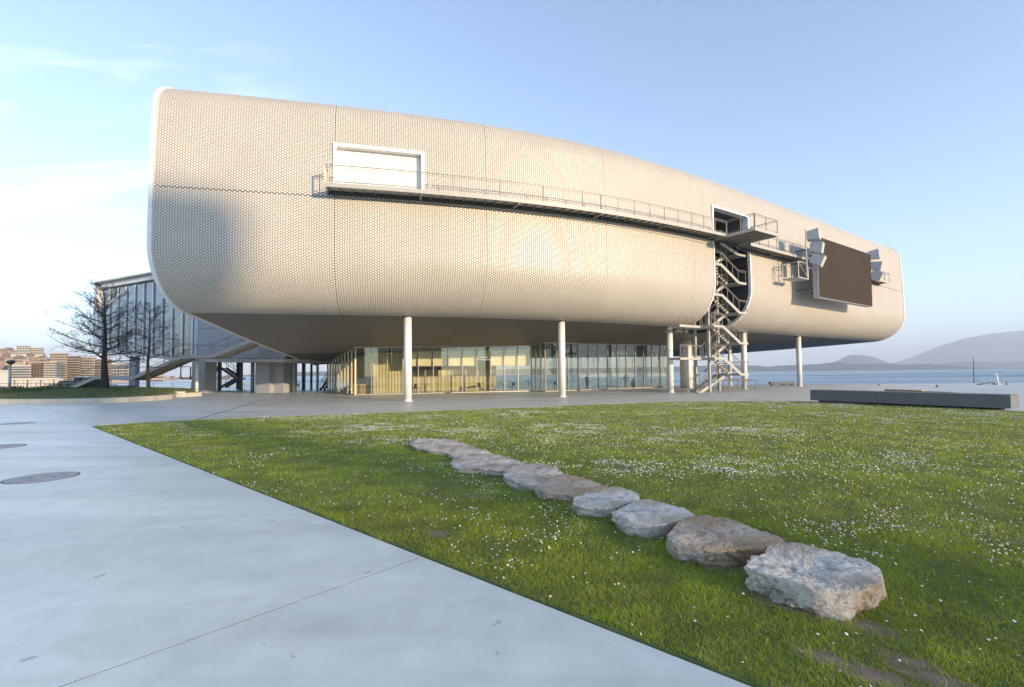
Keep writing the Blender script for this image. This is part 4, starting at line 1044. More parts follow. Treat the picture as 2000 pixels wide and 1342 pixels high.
# ================================================================== PLANTER AND TREES
pl_f = [gnd(x, y)[:2] for x, y in ((-60, 789), (0, 789.3), (60, 789.3), (130, 788.6), (196, 787.2), (250, 785), (300, 782), (336, 779), (344, 776))]
pl_b = [np.array(p) for p in ((-28.5, 44.5), (-33, 49.5), (-40, 53), (-50, 54), (-62, 53))]
PLP = pl_f + pl_b
planter = thing('planter', 'low curved concrete planter with a grassed mound under the bare trees', 'planter', (PLP[3][0], PLP[3][1], 0))
def inset(poly, d):
    poly = np.array(poly); c = poly.mean(0); v = poly-c; L = np.linalg.norm(v, axis=1, keepdims=True); return c+v*(1-d/L)
inner = inset(PLP, .28); n = len(PLP)
b = MB()
V = [(*p, -.05) for p in PLP]+[(*p, .34) for p in PLP]+[(*p, .34) for p in inner]+[(*p, -.05) for p in inner]
b.add(V, [f for i in range(n) for f in ((i, (i+1) % n, n+(i+1) % n, n+i), (n+i, n+(i+1) % n, 2*n+(i+1) % n, 2*n+i), (2*n+i, 2*n+(i+1) % n, 3*n+(i+1) % n, 3*n+i))]); b.build('kerb_wall', MT['kerb'], planter)
cin = inner.mean(0)
def mound_h(x, y):
    d = np.hypot((x+37)/13., (y-41.5)/6.5); return .31+.62*np.clip(1-d*d, 0, 1)**.7
b = MB(); V = []; rg = np.linspace(1, 0, 9)
for k in rg:
    for p in inner: q = cin+(p-cin)*k; V.append((*q, float(mound_h(q[0], q[1])) if k < 1 else .31))
b.add(V, [(j*n+i, j*n+(i+1) % n, (j+1)*n+(i+1) % n, (j+1)*n+i) for j in range(len(rg)-1) for i in range(n)])
b.build('mound', MT['soil'], planter, True)
q = gnd(342, 776); tag(MB().box((q[0]-.3, q[1]+.6, .24), (1.3, .5, .48), .5).build('end_block', MT['kerb'], None, False, (q[0], q[1], 0)), 'small pale concrete block seat at the right end of the planter', 'bench')

def bare_tree(base, H, r0, spread, seed, name, label, lean, nprim):
    rd = random.Random(seed); t = thing(name, label, 'tree', base, 'bare trees on the planter mound')
    base = np.asarray(base, float); tp = []
    for i in range(13):
        k = i/12; tp.append(base+np.array([lean*k+.06*math.sin(k*9+seed), .05*math.cos(k*7), H*k-.15*(i == 0)]))
    rad = [r0*(1-.93*(i/12)**.8)+(.06*r0 if i == 0 else 0) for i in range(13)]
    MB().tube(tp, rad, 12).build('trunk', MT['bark'], t, True)
    b = MB()
    def grow(p, d, L, r, lev):
        nseg = 7 if lev == 0 else 4 if lev == 1 else 2
        pts = [p]; rs = [r]; dirs = []
        for i in range(nseg):
            d = d + np.array([rd.gauss(0, .10), rd.gauss(0, .10), rd.gauss(.03 if lev else .055, .07)]); d /= np.linalg.norm(d)
            p = p+d*L/nseg; pts.append(p); rs.append(max(.0055, r*(1-.85*(i+1)/nseg))); dirs.append(d)
        b.tube(pts, rs, 6 if lev == 0 else 4 if lev == 1 else 3, False)
        if lev >= 3: return
        m_ = {0: 11, 1: 6, 2: 3}[lev]
        for j in range(m_):
            k = rd.uniform(.18, 1.0); f = k*nseg; i = min(nseg-1, int(f)); bp = pts[i]+(pts[i+1]-pts[i])*(f-i)
            ax = dirs[i]; sd_ = np.array([rd.gauss(0, 1), rd.gauss(0, 1), rd.gauss(.15, .5)]); sd_ -= ax*(sd_@ax); sd_ /= np.linalg.norm(sd_)+1e-6
            a = rd.uniform(.5, .95); nd = ax*math.cos(a)+sd_*math.sin(a)
            grow(bp, nd, L*rd.uniform(.28, .48)*(1.1-.5*k), max(.0055, rs[i]*.5), lev+1)
    for i in range(nprim):
        k = .27+.68*(i/(nprim-1))**.9; f = k*12; j = min(11, int(f)); p = tp[j]+(tp[j+1]-tp[j])*(f-j)
        az = i*2.399+rd.uniform(-.3, .3); el = R(-2+62*max(0, k-.25)+rd.uniform(-12, 12))
        L = spread*(1.15-.8*k)*rd.uniform(.8, 1.15)
        grow(p, np.array([math.cos(az)*math.cos(el), math.sin(az)*math.cos(el), math.sin(el)]), L, r0*.22*(1.15-.7*k), 0)
    b.build('branches', MT['bark'], t, True)
    return t
Yt = 41.0; tb = atY(205, 760, Yt); tb[2] = float(mound_h(tb[0], tb[1]))-.05
H1 = atY(200, 572, Yt)[2]-tb[2]
bare_tree(tb, H1, .31, 4.7, 3, 'bare_tree', 'tall bare dark tree with wide branches, nearer on the mound', -.2, 36)
tb2 = atY(289, 758, 42.0); tb2[2] = float(mound_h(tb2[0], tb2[1]))-.05
bare_tree(tb2, atY(289, 600, 42)[2]-tb2[2], .16, 3.6, 9, 'bare_tree', 'thinner bare tree standing to the right in front of the glazed wing', .05, 26)

# ================================================================== PLAZA FURNITURE
bench = thing('concrete_bench', 'long dark grey concrete bench block at the far right lawn edge', 'bench', (*B0, 0))
bn = np.array([-bdir[1], bdir[0]]); bn = bn if bn[1] > 0 else -bn
LB = np.linalg.norm(B1-B0); hb = .68
for a, c in ((0, LB*.40-.006), (LB*.40+.006, LB)):
    pts = [B0+bdir*a, B0+bdir*c, B0+bdir*c+bn*1.0, B0+bdir*a+bn*1.0]; cm = np.mean(pts, 0)
    b = MB(); b.prism(pts, .1, hb-.02); b.prism([cm+(p-cm)*.995 for p in pts], hb-.0195, hb); b.build('block', MT['bench'], bench)
b = MB(); b.prism([B0+bdir*.3+bn*.25, B0+bdir*(LB-.4)+bn*.25, B0+bdir*(LB-.4)+bn*.8, B0+bdir*.3+bn*.8], -.02, .099); b.build('plinth', MT['rubber'], bench)
b2 = thing('concrete_bench', 'second low bench block behind the long one with a pale wooden top', 'bench', gnd(1790, 772))
q = gnd(1728, 770); q2 = gnd(1860, 775.5); d2 = (q2-q)/np.linalg.norm(q2-q); n2 = np.array([-d2[1], d2[0], 0])
MB().prism([q[:2], q2[:2], (q2+n2*.6)[:2], (q+n2*.6)[:2]], -.02, .30).build('block', MT['bench'], b2)
MB().prism([q[:2]-n2[:2]*.02, (q+d2*2.6)[:2]-n2[:2]*.02, (q+d2*2.6+n2*.62)[:2], (q+n2*.62)[:2]], .304, .36).build('seat', MT['wood'], b2)
far_b = thing('quay_bench', 'dark low bench on the quay edge beside the rightmost column', 'bench', gnd(1530, 753))
q = gnd(1506, 752.3); q2 = gnd(1553, 752); 
MB().prism([q[:2], q2[:2], (q2+np.array([0, .6, 0]))[:2], (q+np.array([0, .6, 0]))[:2]], .08, .36).build('seat', MT['bench'], far_b)
for t in (.1, .55, .9): p = q+(q2-q)*t; MB().box((p[0], p[1]+.3, .03), (.3, .4, .1)).build('foot', MT['rubber'], far_b)
rock_b = thing('mooring_block', 'dark wedge shaped mooring block on the far right quay edge', 'block', gnd(1932, 752))
q = gnd(1918, 751.5); q2 = gnd(1946, 751.2)
MB().prism([q[:2], q2[:2], (q2+np.array([0, .7, 0]))[:2], (q+np.array([0, .7, 0]))[:2]], -.02, [.05, .26, .26, .05]).build('body', MT['bench'], rock_b)
def pole(px, yb, yt, r, label, m, lean=0, name='pole', cat='pole'):
    q = gnd(px, yb); zt4 = atY(px, yt, q[1])[2]; o = thing(name, label, cat, q)
    MB().tube([(q[0], q[1], -.02), (q[0]+lean*.5, q[1], zt4*.5), (q[0]+lean, q[1], zt4)], [r*1.15, r, r*.8], 10).build('shaft', m, o, True)
    MB().tube([(q[0], q[1], -.02), (q[0], q[1], .05)], r*2.2, 12).build('foot', m, o); return o
pole(1950, 751.3, 728, .075, 'short pale leaning post on the far right quay edge', MT['white'], -.22, 'bollard_post', 'post')
pole(1966, 751.8, 745, .05, 'tiny dark bollard near the right picture edge on the quay', MT['steel_dk'], 0, 'bollard', 'bollard')
pole(1830, 755.5, 751, .06, 'small dark bollard standing on the plaza left of the leaning post', MT['steel_dk'], 0, 'bollard', 'bollard')
pole(1717, 752.5, 749.5, .06, 'small dark bollard on the quay between column and bench', MT['steel_dk'], 0, 'bollard', 'bollard')
mo = thing('sailing_mast', 'tall thin mast rising behind the quay at the right', 'mast', (atY(1902, 745, 90)[0], 90, -3.2))
p = atY(1902, 745, 90); p2 = atY(1901, 698, 90)
MB().tube([(p[0], 90, -3.1), (p2[0], 90, p2[2])], [.09, .05], 8).build('mast', MT['steel_dk'], mo)
hv = [(-3.2, -3.25), (-2.6, -2.7), (2.4, -2.7), (3.6, -2.55), (2.8, -3.25)]
MB().add([(p[0]+a, 89.2, z) for a, z in hv]+[(p[0]+a, 90.8, z) for a, z in hv], [(0, 1, 2, 3, 4), (9, 8, 7, 6, 5)]+[(i, 5+i, 5+(i+1) % 5, (i+1) % 5) for i in range(5)]).build('hull', MT['white'], mo)
# small motor boat seen between the posts
bp_ = gnd(574, 753.5, -3.2); boat = thing('motor_boat', 'small dark motor boat on the water seen between the slim posts', 'boat', bp_)
hull = [(-2.6, .9), (-2.0, .35), (2.2, .25), (3.2, 1.15), (1.0, .95)]
L_ = []
for sgn in (-1, 1):
    L_ += [(bp_[0]-2.6, bp_[1]+sgn*.8, -2.3), (bp_[0]+1.5, bp_[1]+sgn*.9, -2.3), (bp_[0]+3.3, bp_[1]+sgn*.05, -2.1), (bp_[0]+2.6, bp_[1]+sgn*.05, -3.3), (bp_[0]-2.4, bp_[1]+sgn*.6, -3.3)]
MB().add(L_, [(0, 1, 2, 3, 4), (9, 8, 7, 6, 5), (0, 5, 6, 1), (1, 6, 7, 2), (2, 7, 8, 3), (3, 8, 9, 4), (4, 9, 5, 0)]).build('hull', MT['steel_dk'], boat)
MB().prism([(bp_[0]-1.2, bp_[1]-.6), (bp_[0]+.9, bp_[1]-.6), (bp_[0]+.9, bp_[1]+.6), (bp_[0]-1.2, bp_[1]+.6)], -2.3, [-1.2, -1.4, -1.4, -1.2]).build('cabin', MT['bench'], boat)
# manhole covers
def manhole(px, y, r, label):
    q = gnd(px, y); o = thing('manhole_cover', label, 'manhole cover', (q[0], q[1], 0), 'manhole covers in the concrete path')
    b = MB(); b.tube([(q[0], q[1], -.03), (q[0], q[1], .004)], r, 40); b.build('frame', MT['groove'], o)
    b = MB(); b.tube([(q[0], q[1], .001), (q[0], q[1], .008)], r*.95, 40); b.build('lid', MT['cast_iron'], o)
    b = MB()
    for k in (-.35, .35): b.box((q[0]+k*r, q[1]+k*.3*r, .010), (r*.12, r*.05, .004), .4)
    b.build('lift_slot', MT['rubber'], o)
manhole(82, 933, .52, 'largest round manhole cover in the concrete path at the left')
manhole(36, 827, .5, 'farther thin looking manhole cover near the planter')
manhole(-4, 873, .55, 'manhole cover cut by the left picture edge')

# lamp post far left
lq = atY(19, 775, 50); lq[2] = 0
lp = thing('street_lamp', 'slim grey street lamp with a round head at the far left', 'street lamp', lq)
zt5 = atY(19, 712, 50)[2]
MB().tube([(lq[0], lq[1], 0), (lq[0], lq[1], zt5)], [.11, .07], 10).build('pole', MT['steel_lt'], lp, True)
MB().tube([(lq[0], lq[1], zt5), (lq[0], lq[1], zt5+.2), (lq[0], lq[1], zt5+.38), (lq[0], lq[1], zt5+.45)], [.12, .36, .34, .1], 14).build('lamp_head', MT['steel_dk'], lp, True)
# fence and hedge behind the planter at the left
fn_ = thing('garden_fence', 'pale low railing in front of the hedge at the far left', 'fence', atY(40, 765, 53)*np.array([1, 1, 0]))
rail_run(fn_, [(-66, 54.5, 0), (-44, 53.2, 0)], 1.2, 1.1, r=.03, mid=(.75, .5, .25), low=.08, m=MT['steel_lt'], postr=.05)
n = 9000; hx = rng.uniform(-70, -47, n); hyy = 55.5+rng.normal(0, .5, n); hzz = rng.uniform(.05, 1.0, n)*(.55+.9*fbm(hx*.5, hx*0, 3, 13))
a1 = rng.normal(0, 1, (n, 3)); a1 /= np.linalg.norm(a1, axis=1, keepdims=True); a2 = np.cross(a1, rng.normal(0, 1, (n, 3))); a2 /= np.linalg.norm(a2, axis=1, keepdims=True)
C_ = np.stack([hx, hyy, hzz], 1); V = np.stack([C_-a1*.11, C_+a2*.05, C_+a1*.11, C_-a2*.05], 1).reshape(-1, 3)
g = np.repeat(np.stack([.05+.06*rng.random(n), .085+.06*rng.random(n), .02+.02*rng.random(n)], 1), 4, axis=0)
hd_ = thing('hedge', 'loose green hedge behind the pale railing at the far left', 'hedge', (-58, 55.5, 0))
o = obj('leaves', npmesh('leaves', V-wloc(hd_), np.arange(4*n).reshape(-1, 4), MT['grass'], False, g), hd_); o['kind'] = 'stuff'
b = MB()
for k in range(24): x_ = -69.5+k*.95; b.tube([(x_, 55.5, 0), (x_+rng.normal(0, .1), 55.5, .8)], .025, 5)
b.build('stems', MT['bark'], hd_)
# parked vehicles beyond
def car(px, yb, Y, label, m, L=4.3, van=True, ang=0.2):
    c = atY(px, yb, Y); c[2] = -.0; o = thing('parked_car', label, 'car', c, 'vehicles parked beyond the planter')
    ux = np.array([math.cos(ang), math.sin(ang), 0]); uy = np.array([-ux[1], ux[0], 0]); uz = np.array([0, 0, 1.])
    H = 1.9 if van else 1.45; pr_ = [(-.5, .35), (.5, .35), (.5, .75), (.46, .92), (.27, 1.0), (.13, H), (-.44, H), (-.5, 1.0)]
    V = [c+ux*a*L+uy*sy*.85+uz*z for sy in (-1, 1) for a, z in pr_]; k = len(pr_)
    MB().add(V, [tuple(range(k))[::-1], tuple(range(k, 2*k))]+[(i, (i+1) % k, k+(i+1) % k, k+i) for i in range(k)]).build('body', m, o)
    for sy in (-1, 1):
        w4 = [(.23, 1.04), (.12, H-.1), (-.42, H-.1), (-.45, 1.04)]
        MB().add([c+ux*a*L+uy*sy*.862+uz*z for a, z in w4]+[c+ux*a*L+uy*sy*.84+uz*z for a, z in w4], [(0, 1, 2, 3), (7, 6, 5, 4), (0, 4, 5, 1), (1, 5, 6, 2), (2, 6, 7, 3), (3, 7, 4, 0)]).build('window', MT['carglass'], o)
        for ax in (-.32, .32):
            wc = c+ux*ax*L+uy*sy*.78+uz*.33; MB().tube([wc-uy*.1, wc+uy*.1], .33, 14).build('wheel', MT['rubber'], o)
    return o
car(185, 755, 62, 'white van parked beside the big tree trunk', MT['carpaint'])
car(158, 758, 60, 'dark car parked left of the white van behind the mound', mat('dark_car_paint', (.03, .04, .05), .25, coat=.6), 4.2, False, .1)

# ================================================================== CITY ON THE LEFT
def stucco(name, c): return mat(name, c, .85, var=.06, vscale=.15)
CM = {'cream': stucco('cream_render', (.52, .425, .31)), 'white': stucco('white_render', (.60, .55, .47)), 'sand': stucco('sand_render', (.48, .37, .25)), 'brick': stucco('brick_render', (.27, .155, .10)),
      'pink': stucco('pink_render', (.38, .25, .19)), 'blue': mat('blue_glazing', (.16, .22, .28), .3), 'win': mat('window_dark', (.06, .06, .065), .35), 'tile': mat('roof_tiles', (.30, .12, .07), .85, var=.25, vscale=.4), 'green': MT['hedge']}
def block(px0, px1, yt, yb, Y, label, wallm, name='apartment_building', floors=6, balcony=None, cols=6, roof=None, group='city buildings on the far shore', depth=14, cat='building'):
    a, c = atY(px0, yb, Y), atY(px1, yb, Y); zt6 = atY(px0, yt, Y)[2]; zb6 = min(a[2], -3.) if yb > 735 else a[2]-6
    if yb > 735: zb6 = max(zb6, -3.3)
    x0, x1 = a[0], c[0]; o = thing(name, label, cat, ((x0+x1)/2, Y, zb6), group)
    MB().prism([(x0, Y), (x1, Y), (x1*(1+.93*depth/Y), Y+depth), (x0*(1+.93*depth/Y), Y+depth)], zb6, zt6).build('wall', CM[wallm], o)
    b = MB(); w_ = (x1-x0); zl6 = a[2]; fh = (zt6-zl6)/floors
    for f in range(floors):
        for k in range(cols):
            xa = x0+w_*(k+.09)/cols; xb = x0+w_*(k+.91)/cols
            b.box(((xa+xb)/2, Y-.02, zl6+fh*(f+.52)), (xb-xa, .1, fh*.56))
    b.build('window', CM['win'], o)['kind'] = 'stuff'
    if balcony:
        b = MB()
        for f in range(floors): b.box(((x0+x1)/2, Y-.6, zl6+fh*(f+.1)), (w_*.96, 1.2, fh*.2))
        b.build('balcony', CM[balcony], o)['kind'] = 'stuff'
    if roof == 'tile':
        xm, ym = (x0+x1)/2, Y+depth/2; e = .5
        MB().add([(x0-e, Y-e, zt6), (x1+e, Y-e, zt6), (x1*(1+.93*depth/Y)+e, Y+depth+e, zt6), (x0*(1+.93*depth/Y)-e, Y+depth+e, zt6), (x0*(1+.46*depth/Y)+w_*.22, ym, zt6+w_*.17), (x1*(1+.46*depth/Y)-w_*.22, ym, zt6+w_*.17)], [(0, 1, 5, 4), (1, 2, 5), (2, 3, 4, 5), (3, 0, 4), (3, 2, 1, 0)]).build('roof', CM['tile'], o)
    else:
        MB().prism([(x0-.3, Y-.3), (x1+.3, Y-.3), (x1*(1+.93*depth/Y)+.3, Y+depth), (x0*(1+.93*depth/Y)-.3, Y+depth)], zt6, zt6+.5).build('roof', CM[wallm], o)
    return o
BL = [
 (-60, 0, 716, 742, 330, 'wide cream block cut by the left picture edge behind the lamp post', 'cream', 5, 'white', 9),
 (20, 60, 715, 740, 300, 'broad pale low block with rows of windows behind the street lamp', 'white', 5, 'white', 9),
 (60, 83, 708, 740, 305, 'sand coloured block with reddish balconies left of the glazed corner', 'sand', 7, 'brick', 4),
 (84, 110, 708, 740, 300, 'plain yellowish block between the red balconies and the glazed corner', 'cream', 7, None, 5),
 (110, 118, 709, 740, 299, 'narrow blue glazed corner tower in the waterfront row', 'blue', 7, None, 1),
 (118, 130, 710, 740, 302, 'narrow sand block right of the blue glazed corner', 'sand', 7, 'cream', 3),
 (97, 130, 691, 715, 380, 'beige slab tower rising behind the waterfront row', 'sand', 5, None, 7),
 (130, 155, 697, 740, 310, 'tall block with stacked brown balconies left of the big tree', 'brick', 9, 'cream', 5),
 (155, 184, 699, 741, 315, 'tall cream block with banded balconies behind the gangway rail', 'cream', 9, 'white', 6),
 (184, 216, 703, 742, 320, 'block with dark windows directly behind the big tree trunk', 'pink', 8, 'cream', 6),
 (32, 58, 676, 692, 560, 'tall white tower on top of the hill, left one', 'white', 5, None, 5),
 (59, 84, 680, 693, 570, 'broad white tower on top of the hill, right one', 'white', 4, None, 6),
 (216, 262, 712, 744, 380, 'cream block behind the gangway landing', 'cream', 6, 'white', 8),
 (285, 318, 722, 747, 430, 'pale waterfront building with a reddish hipped roof right of the thin tree', 'cream', 4, None, 8),
]
for (a, c, yt, yb, Y, lab, wm, fl, bal, cl_) in BL:
    block(a, c, yt, yb, Y, lab, wm, floors=fl, balcony=bal, cols=cl_, roof='tile' if 'hipped' in lab else None)
rd = random.Random(5)
for i in range(78):          # houses on the slope
    px = rd.uniform(-90, 250); t = rd.random(); Y = 400+190*t
    ysky = float(np.interp(px, [-420, -100, 0, 60, 130, 190, 240], [690, 682, 684, 692, 704, 712, 722]))
    yb = ysky + (1-t)*20 + 3; hgt = rd.uniform(4, 7.5); wpx = rd.uniform(9, 20)
    cw = rd.choice(['cream', 'white', 'sand', 'pink', 'white']); rf = 'tile' if rd.random() < .75 else None; ds_ = '%s %s house' % (cw if cw != 'sand' else 'sandy', 'tile-roofed' if rf else 'flat-roofed')
    block(px, px+wpx, yb-hgt, yb, Y, 'small ' + ds_ + ' on the hillside above the waterfront blocks', cw, 'house', 3, None, 4, rf, ds_ + 's on the hillside', 10, 'house')
for i in range(12):          # low waterfront further round the bay
    px = 318+i*13+rd.uniform(-2, 2); h_ = rd.uniform(4, 10)*(1-.045*i); Y = 520+i*22
    cw = rd.choice(['cream', 'white', 'sand']); rf = 'tile' if rd.random() < .6 else None; ds_ = '%s %s house' % (cw if cw != 'sand' else 'sandy', 'tile-roofed' if rf else 'flat-roofed')
    block(px, px+rd.uniform(9, 13), 743.5-.28*i-h_, 744.5-.28*i, Y, 'small ' + ds_ + ' on the far waterfront beyond the piers', cw, 'house', 2, None, 4, rf, ds_ + 's along the far waterfront', 10, 'house')
# waterfront street: colonnade of the ferry building and hedge
fb = thing('colonnade', 'low pale colonnade with dark bays below the waterfront blocks', 'building', (atY(65, 750, 150)[0], 150, -3))
x0, x1 = atY(16, 750, 150)[0], atY(118, 750, 150)[0]; z0, z1 = atY(60, 757, 150)[2], atY(60, 740, 150)[2]
MB().prism([(x0-1.5, 151.5), (x1-1.5, 151.5), (x1-8, 160), (x0-9, 160)], -3.2, z1-.3).build('rear_wall', CM['brick'], fb)
MB().prism([(x0-.5, 149.4), (x1+.5, 149.4), (x1-8, 160), (x0-9, 160)], z1-.3, z1+.25).build('roof', CM['white'], fb)
for k in range(13):
    x = x0+(x1-x0)*k/12; MB().box((x, 150, (z1-3.5)/2), (.55 if k % 3 else 1.4, .5, z1+2.9)).build('pillar', CM['white'], fb)
wb = thing('ferry_office', 'small plain white building cut by the left picture edge', 'building', (atY(4, 750, 110)[0], 110, -3))
x0, x1 = atY(-22, 750, 110)[0], atY(15, 750, 110)[0]; zt7 = atY(5, 726, 110)[2]
MB().prism([(x0, 110), (x1, 110), (x1-7.5, 118), (x0-8, 118)], -3.2, zt7).build('wall', CM['white'], wb)
MB().prism([(x0-.3, 109.7), (x1+.3, 109.7), (x1-7.3, 118), (x0-8, 118)], zt7, zt7+.35).build('roof', CM['white'], wb)
for k in range(3): MB().box((x0+(x1-x0)*(k+.5)/3, 109.95, -1.2), (.9, .12, 1.3)).build('window', CM['win'], wb)
shore = struct(MB().prism([(-420, 62), (-86, 62), (-95, 120), (-170, 330), (-330, 560), (-420, 560)], -4.2, -2.2).build('waterfront_street', MT['plaza']))

# unseen tower added behind the viewer: its tank shades the museum's left end
h2 = np.array([math.sin(SUN_AZ), -math.cos(SUN_AZ)]); p2_ = np.array([-math.cos(SUN_AZ), -math.sin(SUN_AZ)])
TOWN_D = 260.; tcn = P(-9.0, OB, 0)[:2] + p2_*4.6 + h2*TOWN_D; ztk = TOWN_D*math.tan(SUN_EL)
tw = thing('shade_tower', 'unseen pale tower with a rounded tank, added behind the viewpoint to shade the museum', 'shade tower', (tcn[0], tcn[1], -.1))
MB().tube([(*tcn, ztk+z) for z in (3.2, 4.2, 6, 10.5, 12, 12.9)], [2.2, 3.9, 4.7, 4.7, 4.0, 1.2], 28).build('tank', CM['white'], tw, True)
MB().tube([(*tcn, -.1), (*tcn, ztk+3.3)], [.9, .6], 14).build('shaft', CM['cream'], tw, True)
for k in range(6):
    a = k*math.pi/3; MB().tube([(tcn[0]+3.6*math.cos(a), tcn[1]+3.6*math.sin(a), -.1), (tcn[0]+2.9*math.cos(a), tcn[1]+2.9*math.sin(a), ztk+4.1)], .16, 8).build('leg', CM['cream'], tw)
for k, (x, y, w_, hgt, cm) in enumerate(((-150, -190, 44, 19, 'sand'), (-98, -200, 38, 24, 'cream'), (-52, -205, 40, 17, 'pink'), (-5, -200, 40, 22, 'white'), (42, -195, 38, 18, 'brick'), (90, -190, 36, 21, 'cream'))):
    o = thing('apartment_building', 'mid-rise apartment block in the row of houses behind the viewpoint', 'building', (x, y, -.1), 'town blocks behind the viewpoint')
    MB().box((x, y-7, hgt/2-.1), (w_, 14, hgt)).build('wall', CM[cm], o)
    b = MB()
    for f in range(int(hgt/3.2)):
        for j in range(10): b.box((x-w_/2+w_*(j+.5)/10, y+.02, 1.8+3.2*f), (w_/18, .1, 1.7))
    b.build('window', CM['win'], o)['kind'] = 'stuff'
    MB().box((x, y-7, hgt+.1), (w_+1, 15, .5)).build('roof', CM['tile'], o)
town = struct(MB().prism([(-420, -62), (420, -62), (420, -420), (-420, -420)], -5, -.1).build('town_ground', MT['plaza']))

# ================================================================== PEOPLE IN THE PAVILION
def person(px, y_foot, Y, pose, label, cl, h=1.72, face=0.3):
    b0 = atY(px, y_foot, Y); b0[2] = .014; o = thing('person', label, 'person', b0)
    if pose == 'stand':
        J = {'pel': (0, 0, .53), 'ch': (0, .0, .74), 'nk': (0, .0, .845), 'hd': (0, .01, .90), 'ht': (0, .01, .965), 'sl': (-.105, 0, .80), 'sr': (.105, 0, .80), 'el': (-.135, .01, .62), 'er': (.135, .03, .62), 'hl': (-.13, .06, .475), 'hr': (.12, .09, .50),
             'ul': (-.055, 0, .50), 'ur': (.055, 0, .50), 'kl': (-.058, .02, .27), 'kr': (.06, .03, .27), 'al': (-.06, 0, .035), 'ar': (.065, .02, .035), 'tl': (-.065, .08, .015), 'tr': (.075, .1, .015)}
    else:
        J = {'pel': (0, 0, .12), 'ch': (0, -.01, .33), 'nk': (0, .02, .435), 'hd': (0, .04, .49), 'ht': (0, .05, .555), 'sl': (-.105, 0, .39), 'sr': (.105, 0, .39), 'el': (-.14, .06, .22), 'er': (.14, .06, .22), 'hl': (-.08, .17, .2), 'hr': (.08, .17, .2),
             'ul': (-.055, .03, .1), 'ur': (.055, .03, .1), 'kl': (-.12, .24, .2), 'kr': (.12, .24, .2), 'al': (-.04, .2, .035), 'ar': (.05, .22, .03), 'tl': (.02, .27, .02), 'tr': (-.02, .28, .02)}
    rr = {'pel': .085, 'ch': .095, 'nk': .035, 'hd': .052, 'ht': .05, 'sl': .045, 'sr': .045, 'el': .03, 'er': .03, 'hl': .024, 'hr': .024, 'ul': .06, 'ur': .06, 'kl': .042, 'kr': .042, 'al': .03, 'ar': .03, 'tl': .022, 'tr': .022}
    Ed = [('pel', 'ch'), ('ch', 'nk'), ('nk', 'hd'), ('hd', 'ht'), ('ch', 'sl'), ('ch', 'sr'), ('sl', 'el'), ('sr', 'er'), ('el', 'hl'), ('er', 'hr'), ('pel', 'ul'), ('pel', 'ur'), ('ul', 'kl'), ('ur', 'kr'), ('kl', 'al'), ('kr', 'ar'), ('al', 'tl'), ('ar', 'tr')]
    ks = list(J); cf, sf = math.cos(face), math.sin(face)
    me = bpy.data.meshes.new('body'); me.from_pydata([((x*cf-y*sf)*h, (x*sf+y*cf)*h, z*h) for x, y, z in (J[k] for k in ks)], [(ks.index(a), ks.index(c)) for a, c in Ed], [])
    me.materials.append(cl); bo = obj('body', me, o)
    md = bo.modifiers.new('skin', 'SKIN'); md.use_smooth_shade = True
    for i, k in enumerate(ks): me.skin_vertices[0].data[i].radius = (rr[k]*h, rr[k]*h*.85); me.skin_vertices[0].data[i].use_root = (k == 'pel')
    sb_ = bo.modifiers.new('sub', 'SUBSURF'); sb_.levels = 2; sb_.render_levels = 2
    hd = np.array(J['hd'])*h; c = np.array([hd[0]*cf-hd[1]*sf, hd[0]*sf+hd[1]*cf, hd[2]+.06*h])
    MB().tube([b0+c+np.array([0, -.01, z]) for z in (-.05, 0, .05, .10, .125)], [.075, .1, .102, .075, .02], 12).build('hair', MT['hair'], o, True)
    return o
person(1223, 757, 55.0, 'stand', 'person in dark clothes standing behind the glass right of centre', MT['cloth1'], 1.74, 2.6)
person(1146.5, 756, 54.0, 'stand', 'person in dark clothes standing further inside behind the glass', MT['cloth1'], 1.62, .5)
person(1237, 757, 54.6, 'sit', 'person in brown sitting low beside the standing one behind the glass', MT['cloth2'], 1.7, 2.9)
# furniture behind the glass
for i, (px, Y, s_) in enumerate(((701, 45.4, (1.25, .7, .85)), (727, 46.2, (.95, .7, .95)))):
    q = atY(px, 760, Y); lab = ('wide pale wooden counter box near the left corner of the pavilion', 'narrow pale wooden box right of the wide counter in the pavilion')[i]
    o = thing('wooden_counter', lab, 'counter', (q[0], q[1], .014)); MB().box((q[0], q[1], .014+s_[2]/2), s_, .28).build('carcass', MT['wood'], o); MB().box((q[0], q[1], .02+s_[2]), (s_[0]+.08, s_[1]+.08, .04), .28).build('top', MT['shutter'], o)
def table(px, Y, label, w=1.3):
    q = atY(px, 760, Y); o = thing('cafe_table', label, 'table', (q[0], q[1], .014)); MB().tube([(q[0], q[1], .73), (q[0], q[1], .76)], w/2, 20).build('top', MT['shutter'], o)
    MB().tube([(q[0], q[1], .02), (q[0], q[1], .73)], .04, 8).build('leg', MT['steel_dk'], o); MB().tube([(q[0], q[1], .014), (q[0], q[1], .03)], .28, 16).build('foot', MT['steel_dk'], o)
table(950, 50, 'pale round table in the pavilion behind the sunlit pane'); table(830, 48, 'pale round table in the pavilion right of the first column'); table(985, 51.5, 'pale round table near the inner corner of the glass wall')
def chair(px, Y, rz, label, m):
    q = atY(px, 760, Y); o = thing('chair', label, 'chair', (q[0], q[1], .014), 'chairs in the pavilion'); ca_, sa_ = math.cos(rz), math.sin(rz)
    MB().box((q[0], q[1], .45), (.44, .44, .04), rz).build('seat', m, o); MB().box((q[0]-sa_*.21, q[1]+ca_*.21, .68), (.42, .03, .36), rz).build('backrest', m, o)
    for sx in (-.19, .19):
        for sy in (-.19, .19): MB().box((q[0]+ca_*sx-sa_*sy, q[1]+sa_*sx+ca_*sy, .23), (.03, .03, .44), rz).build('leg', MT['steel_dk'], o)
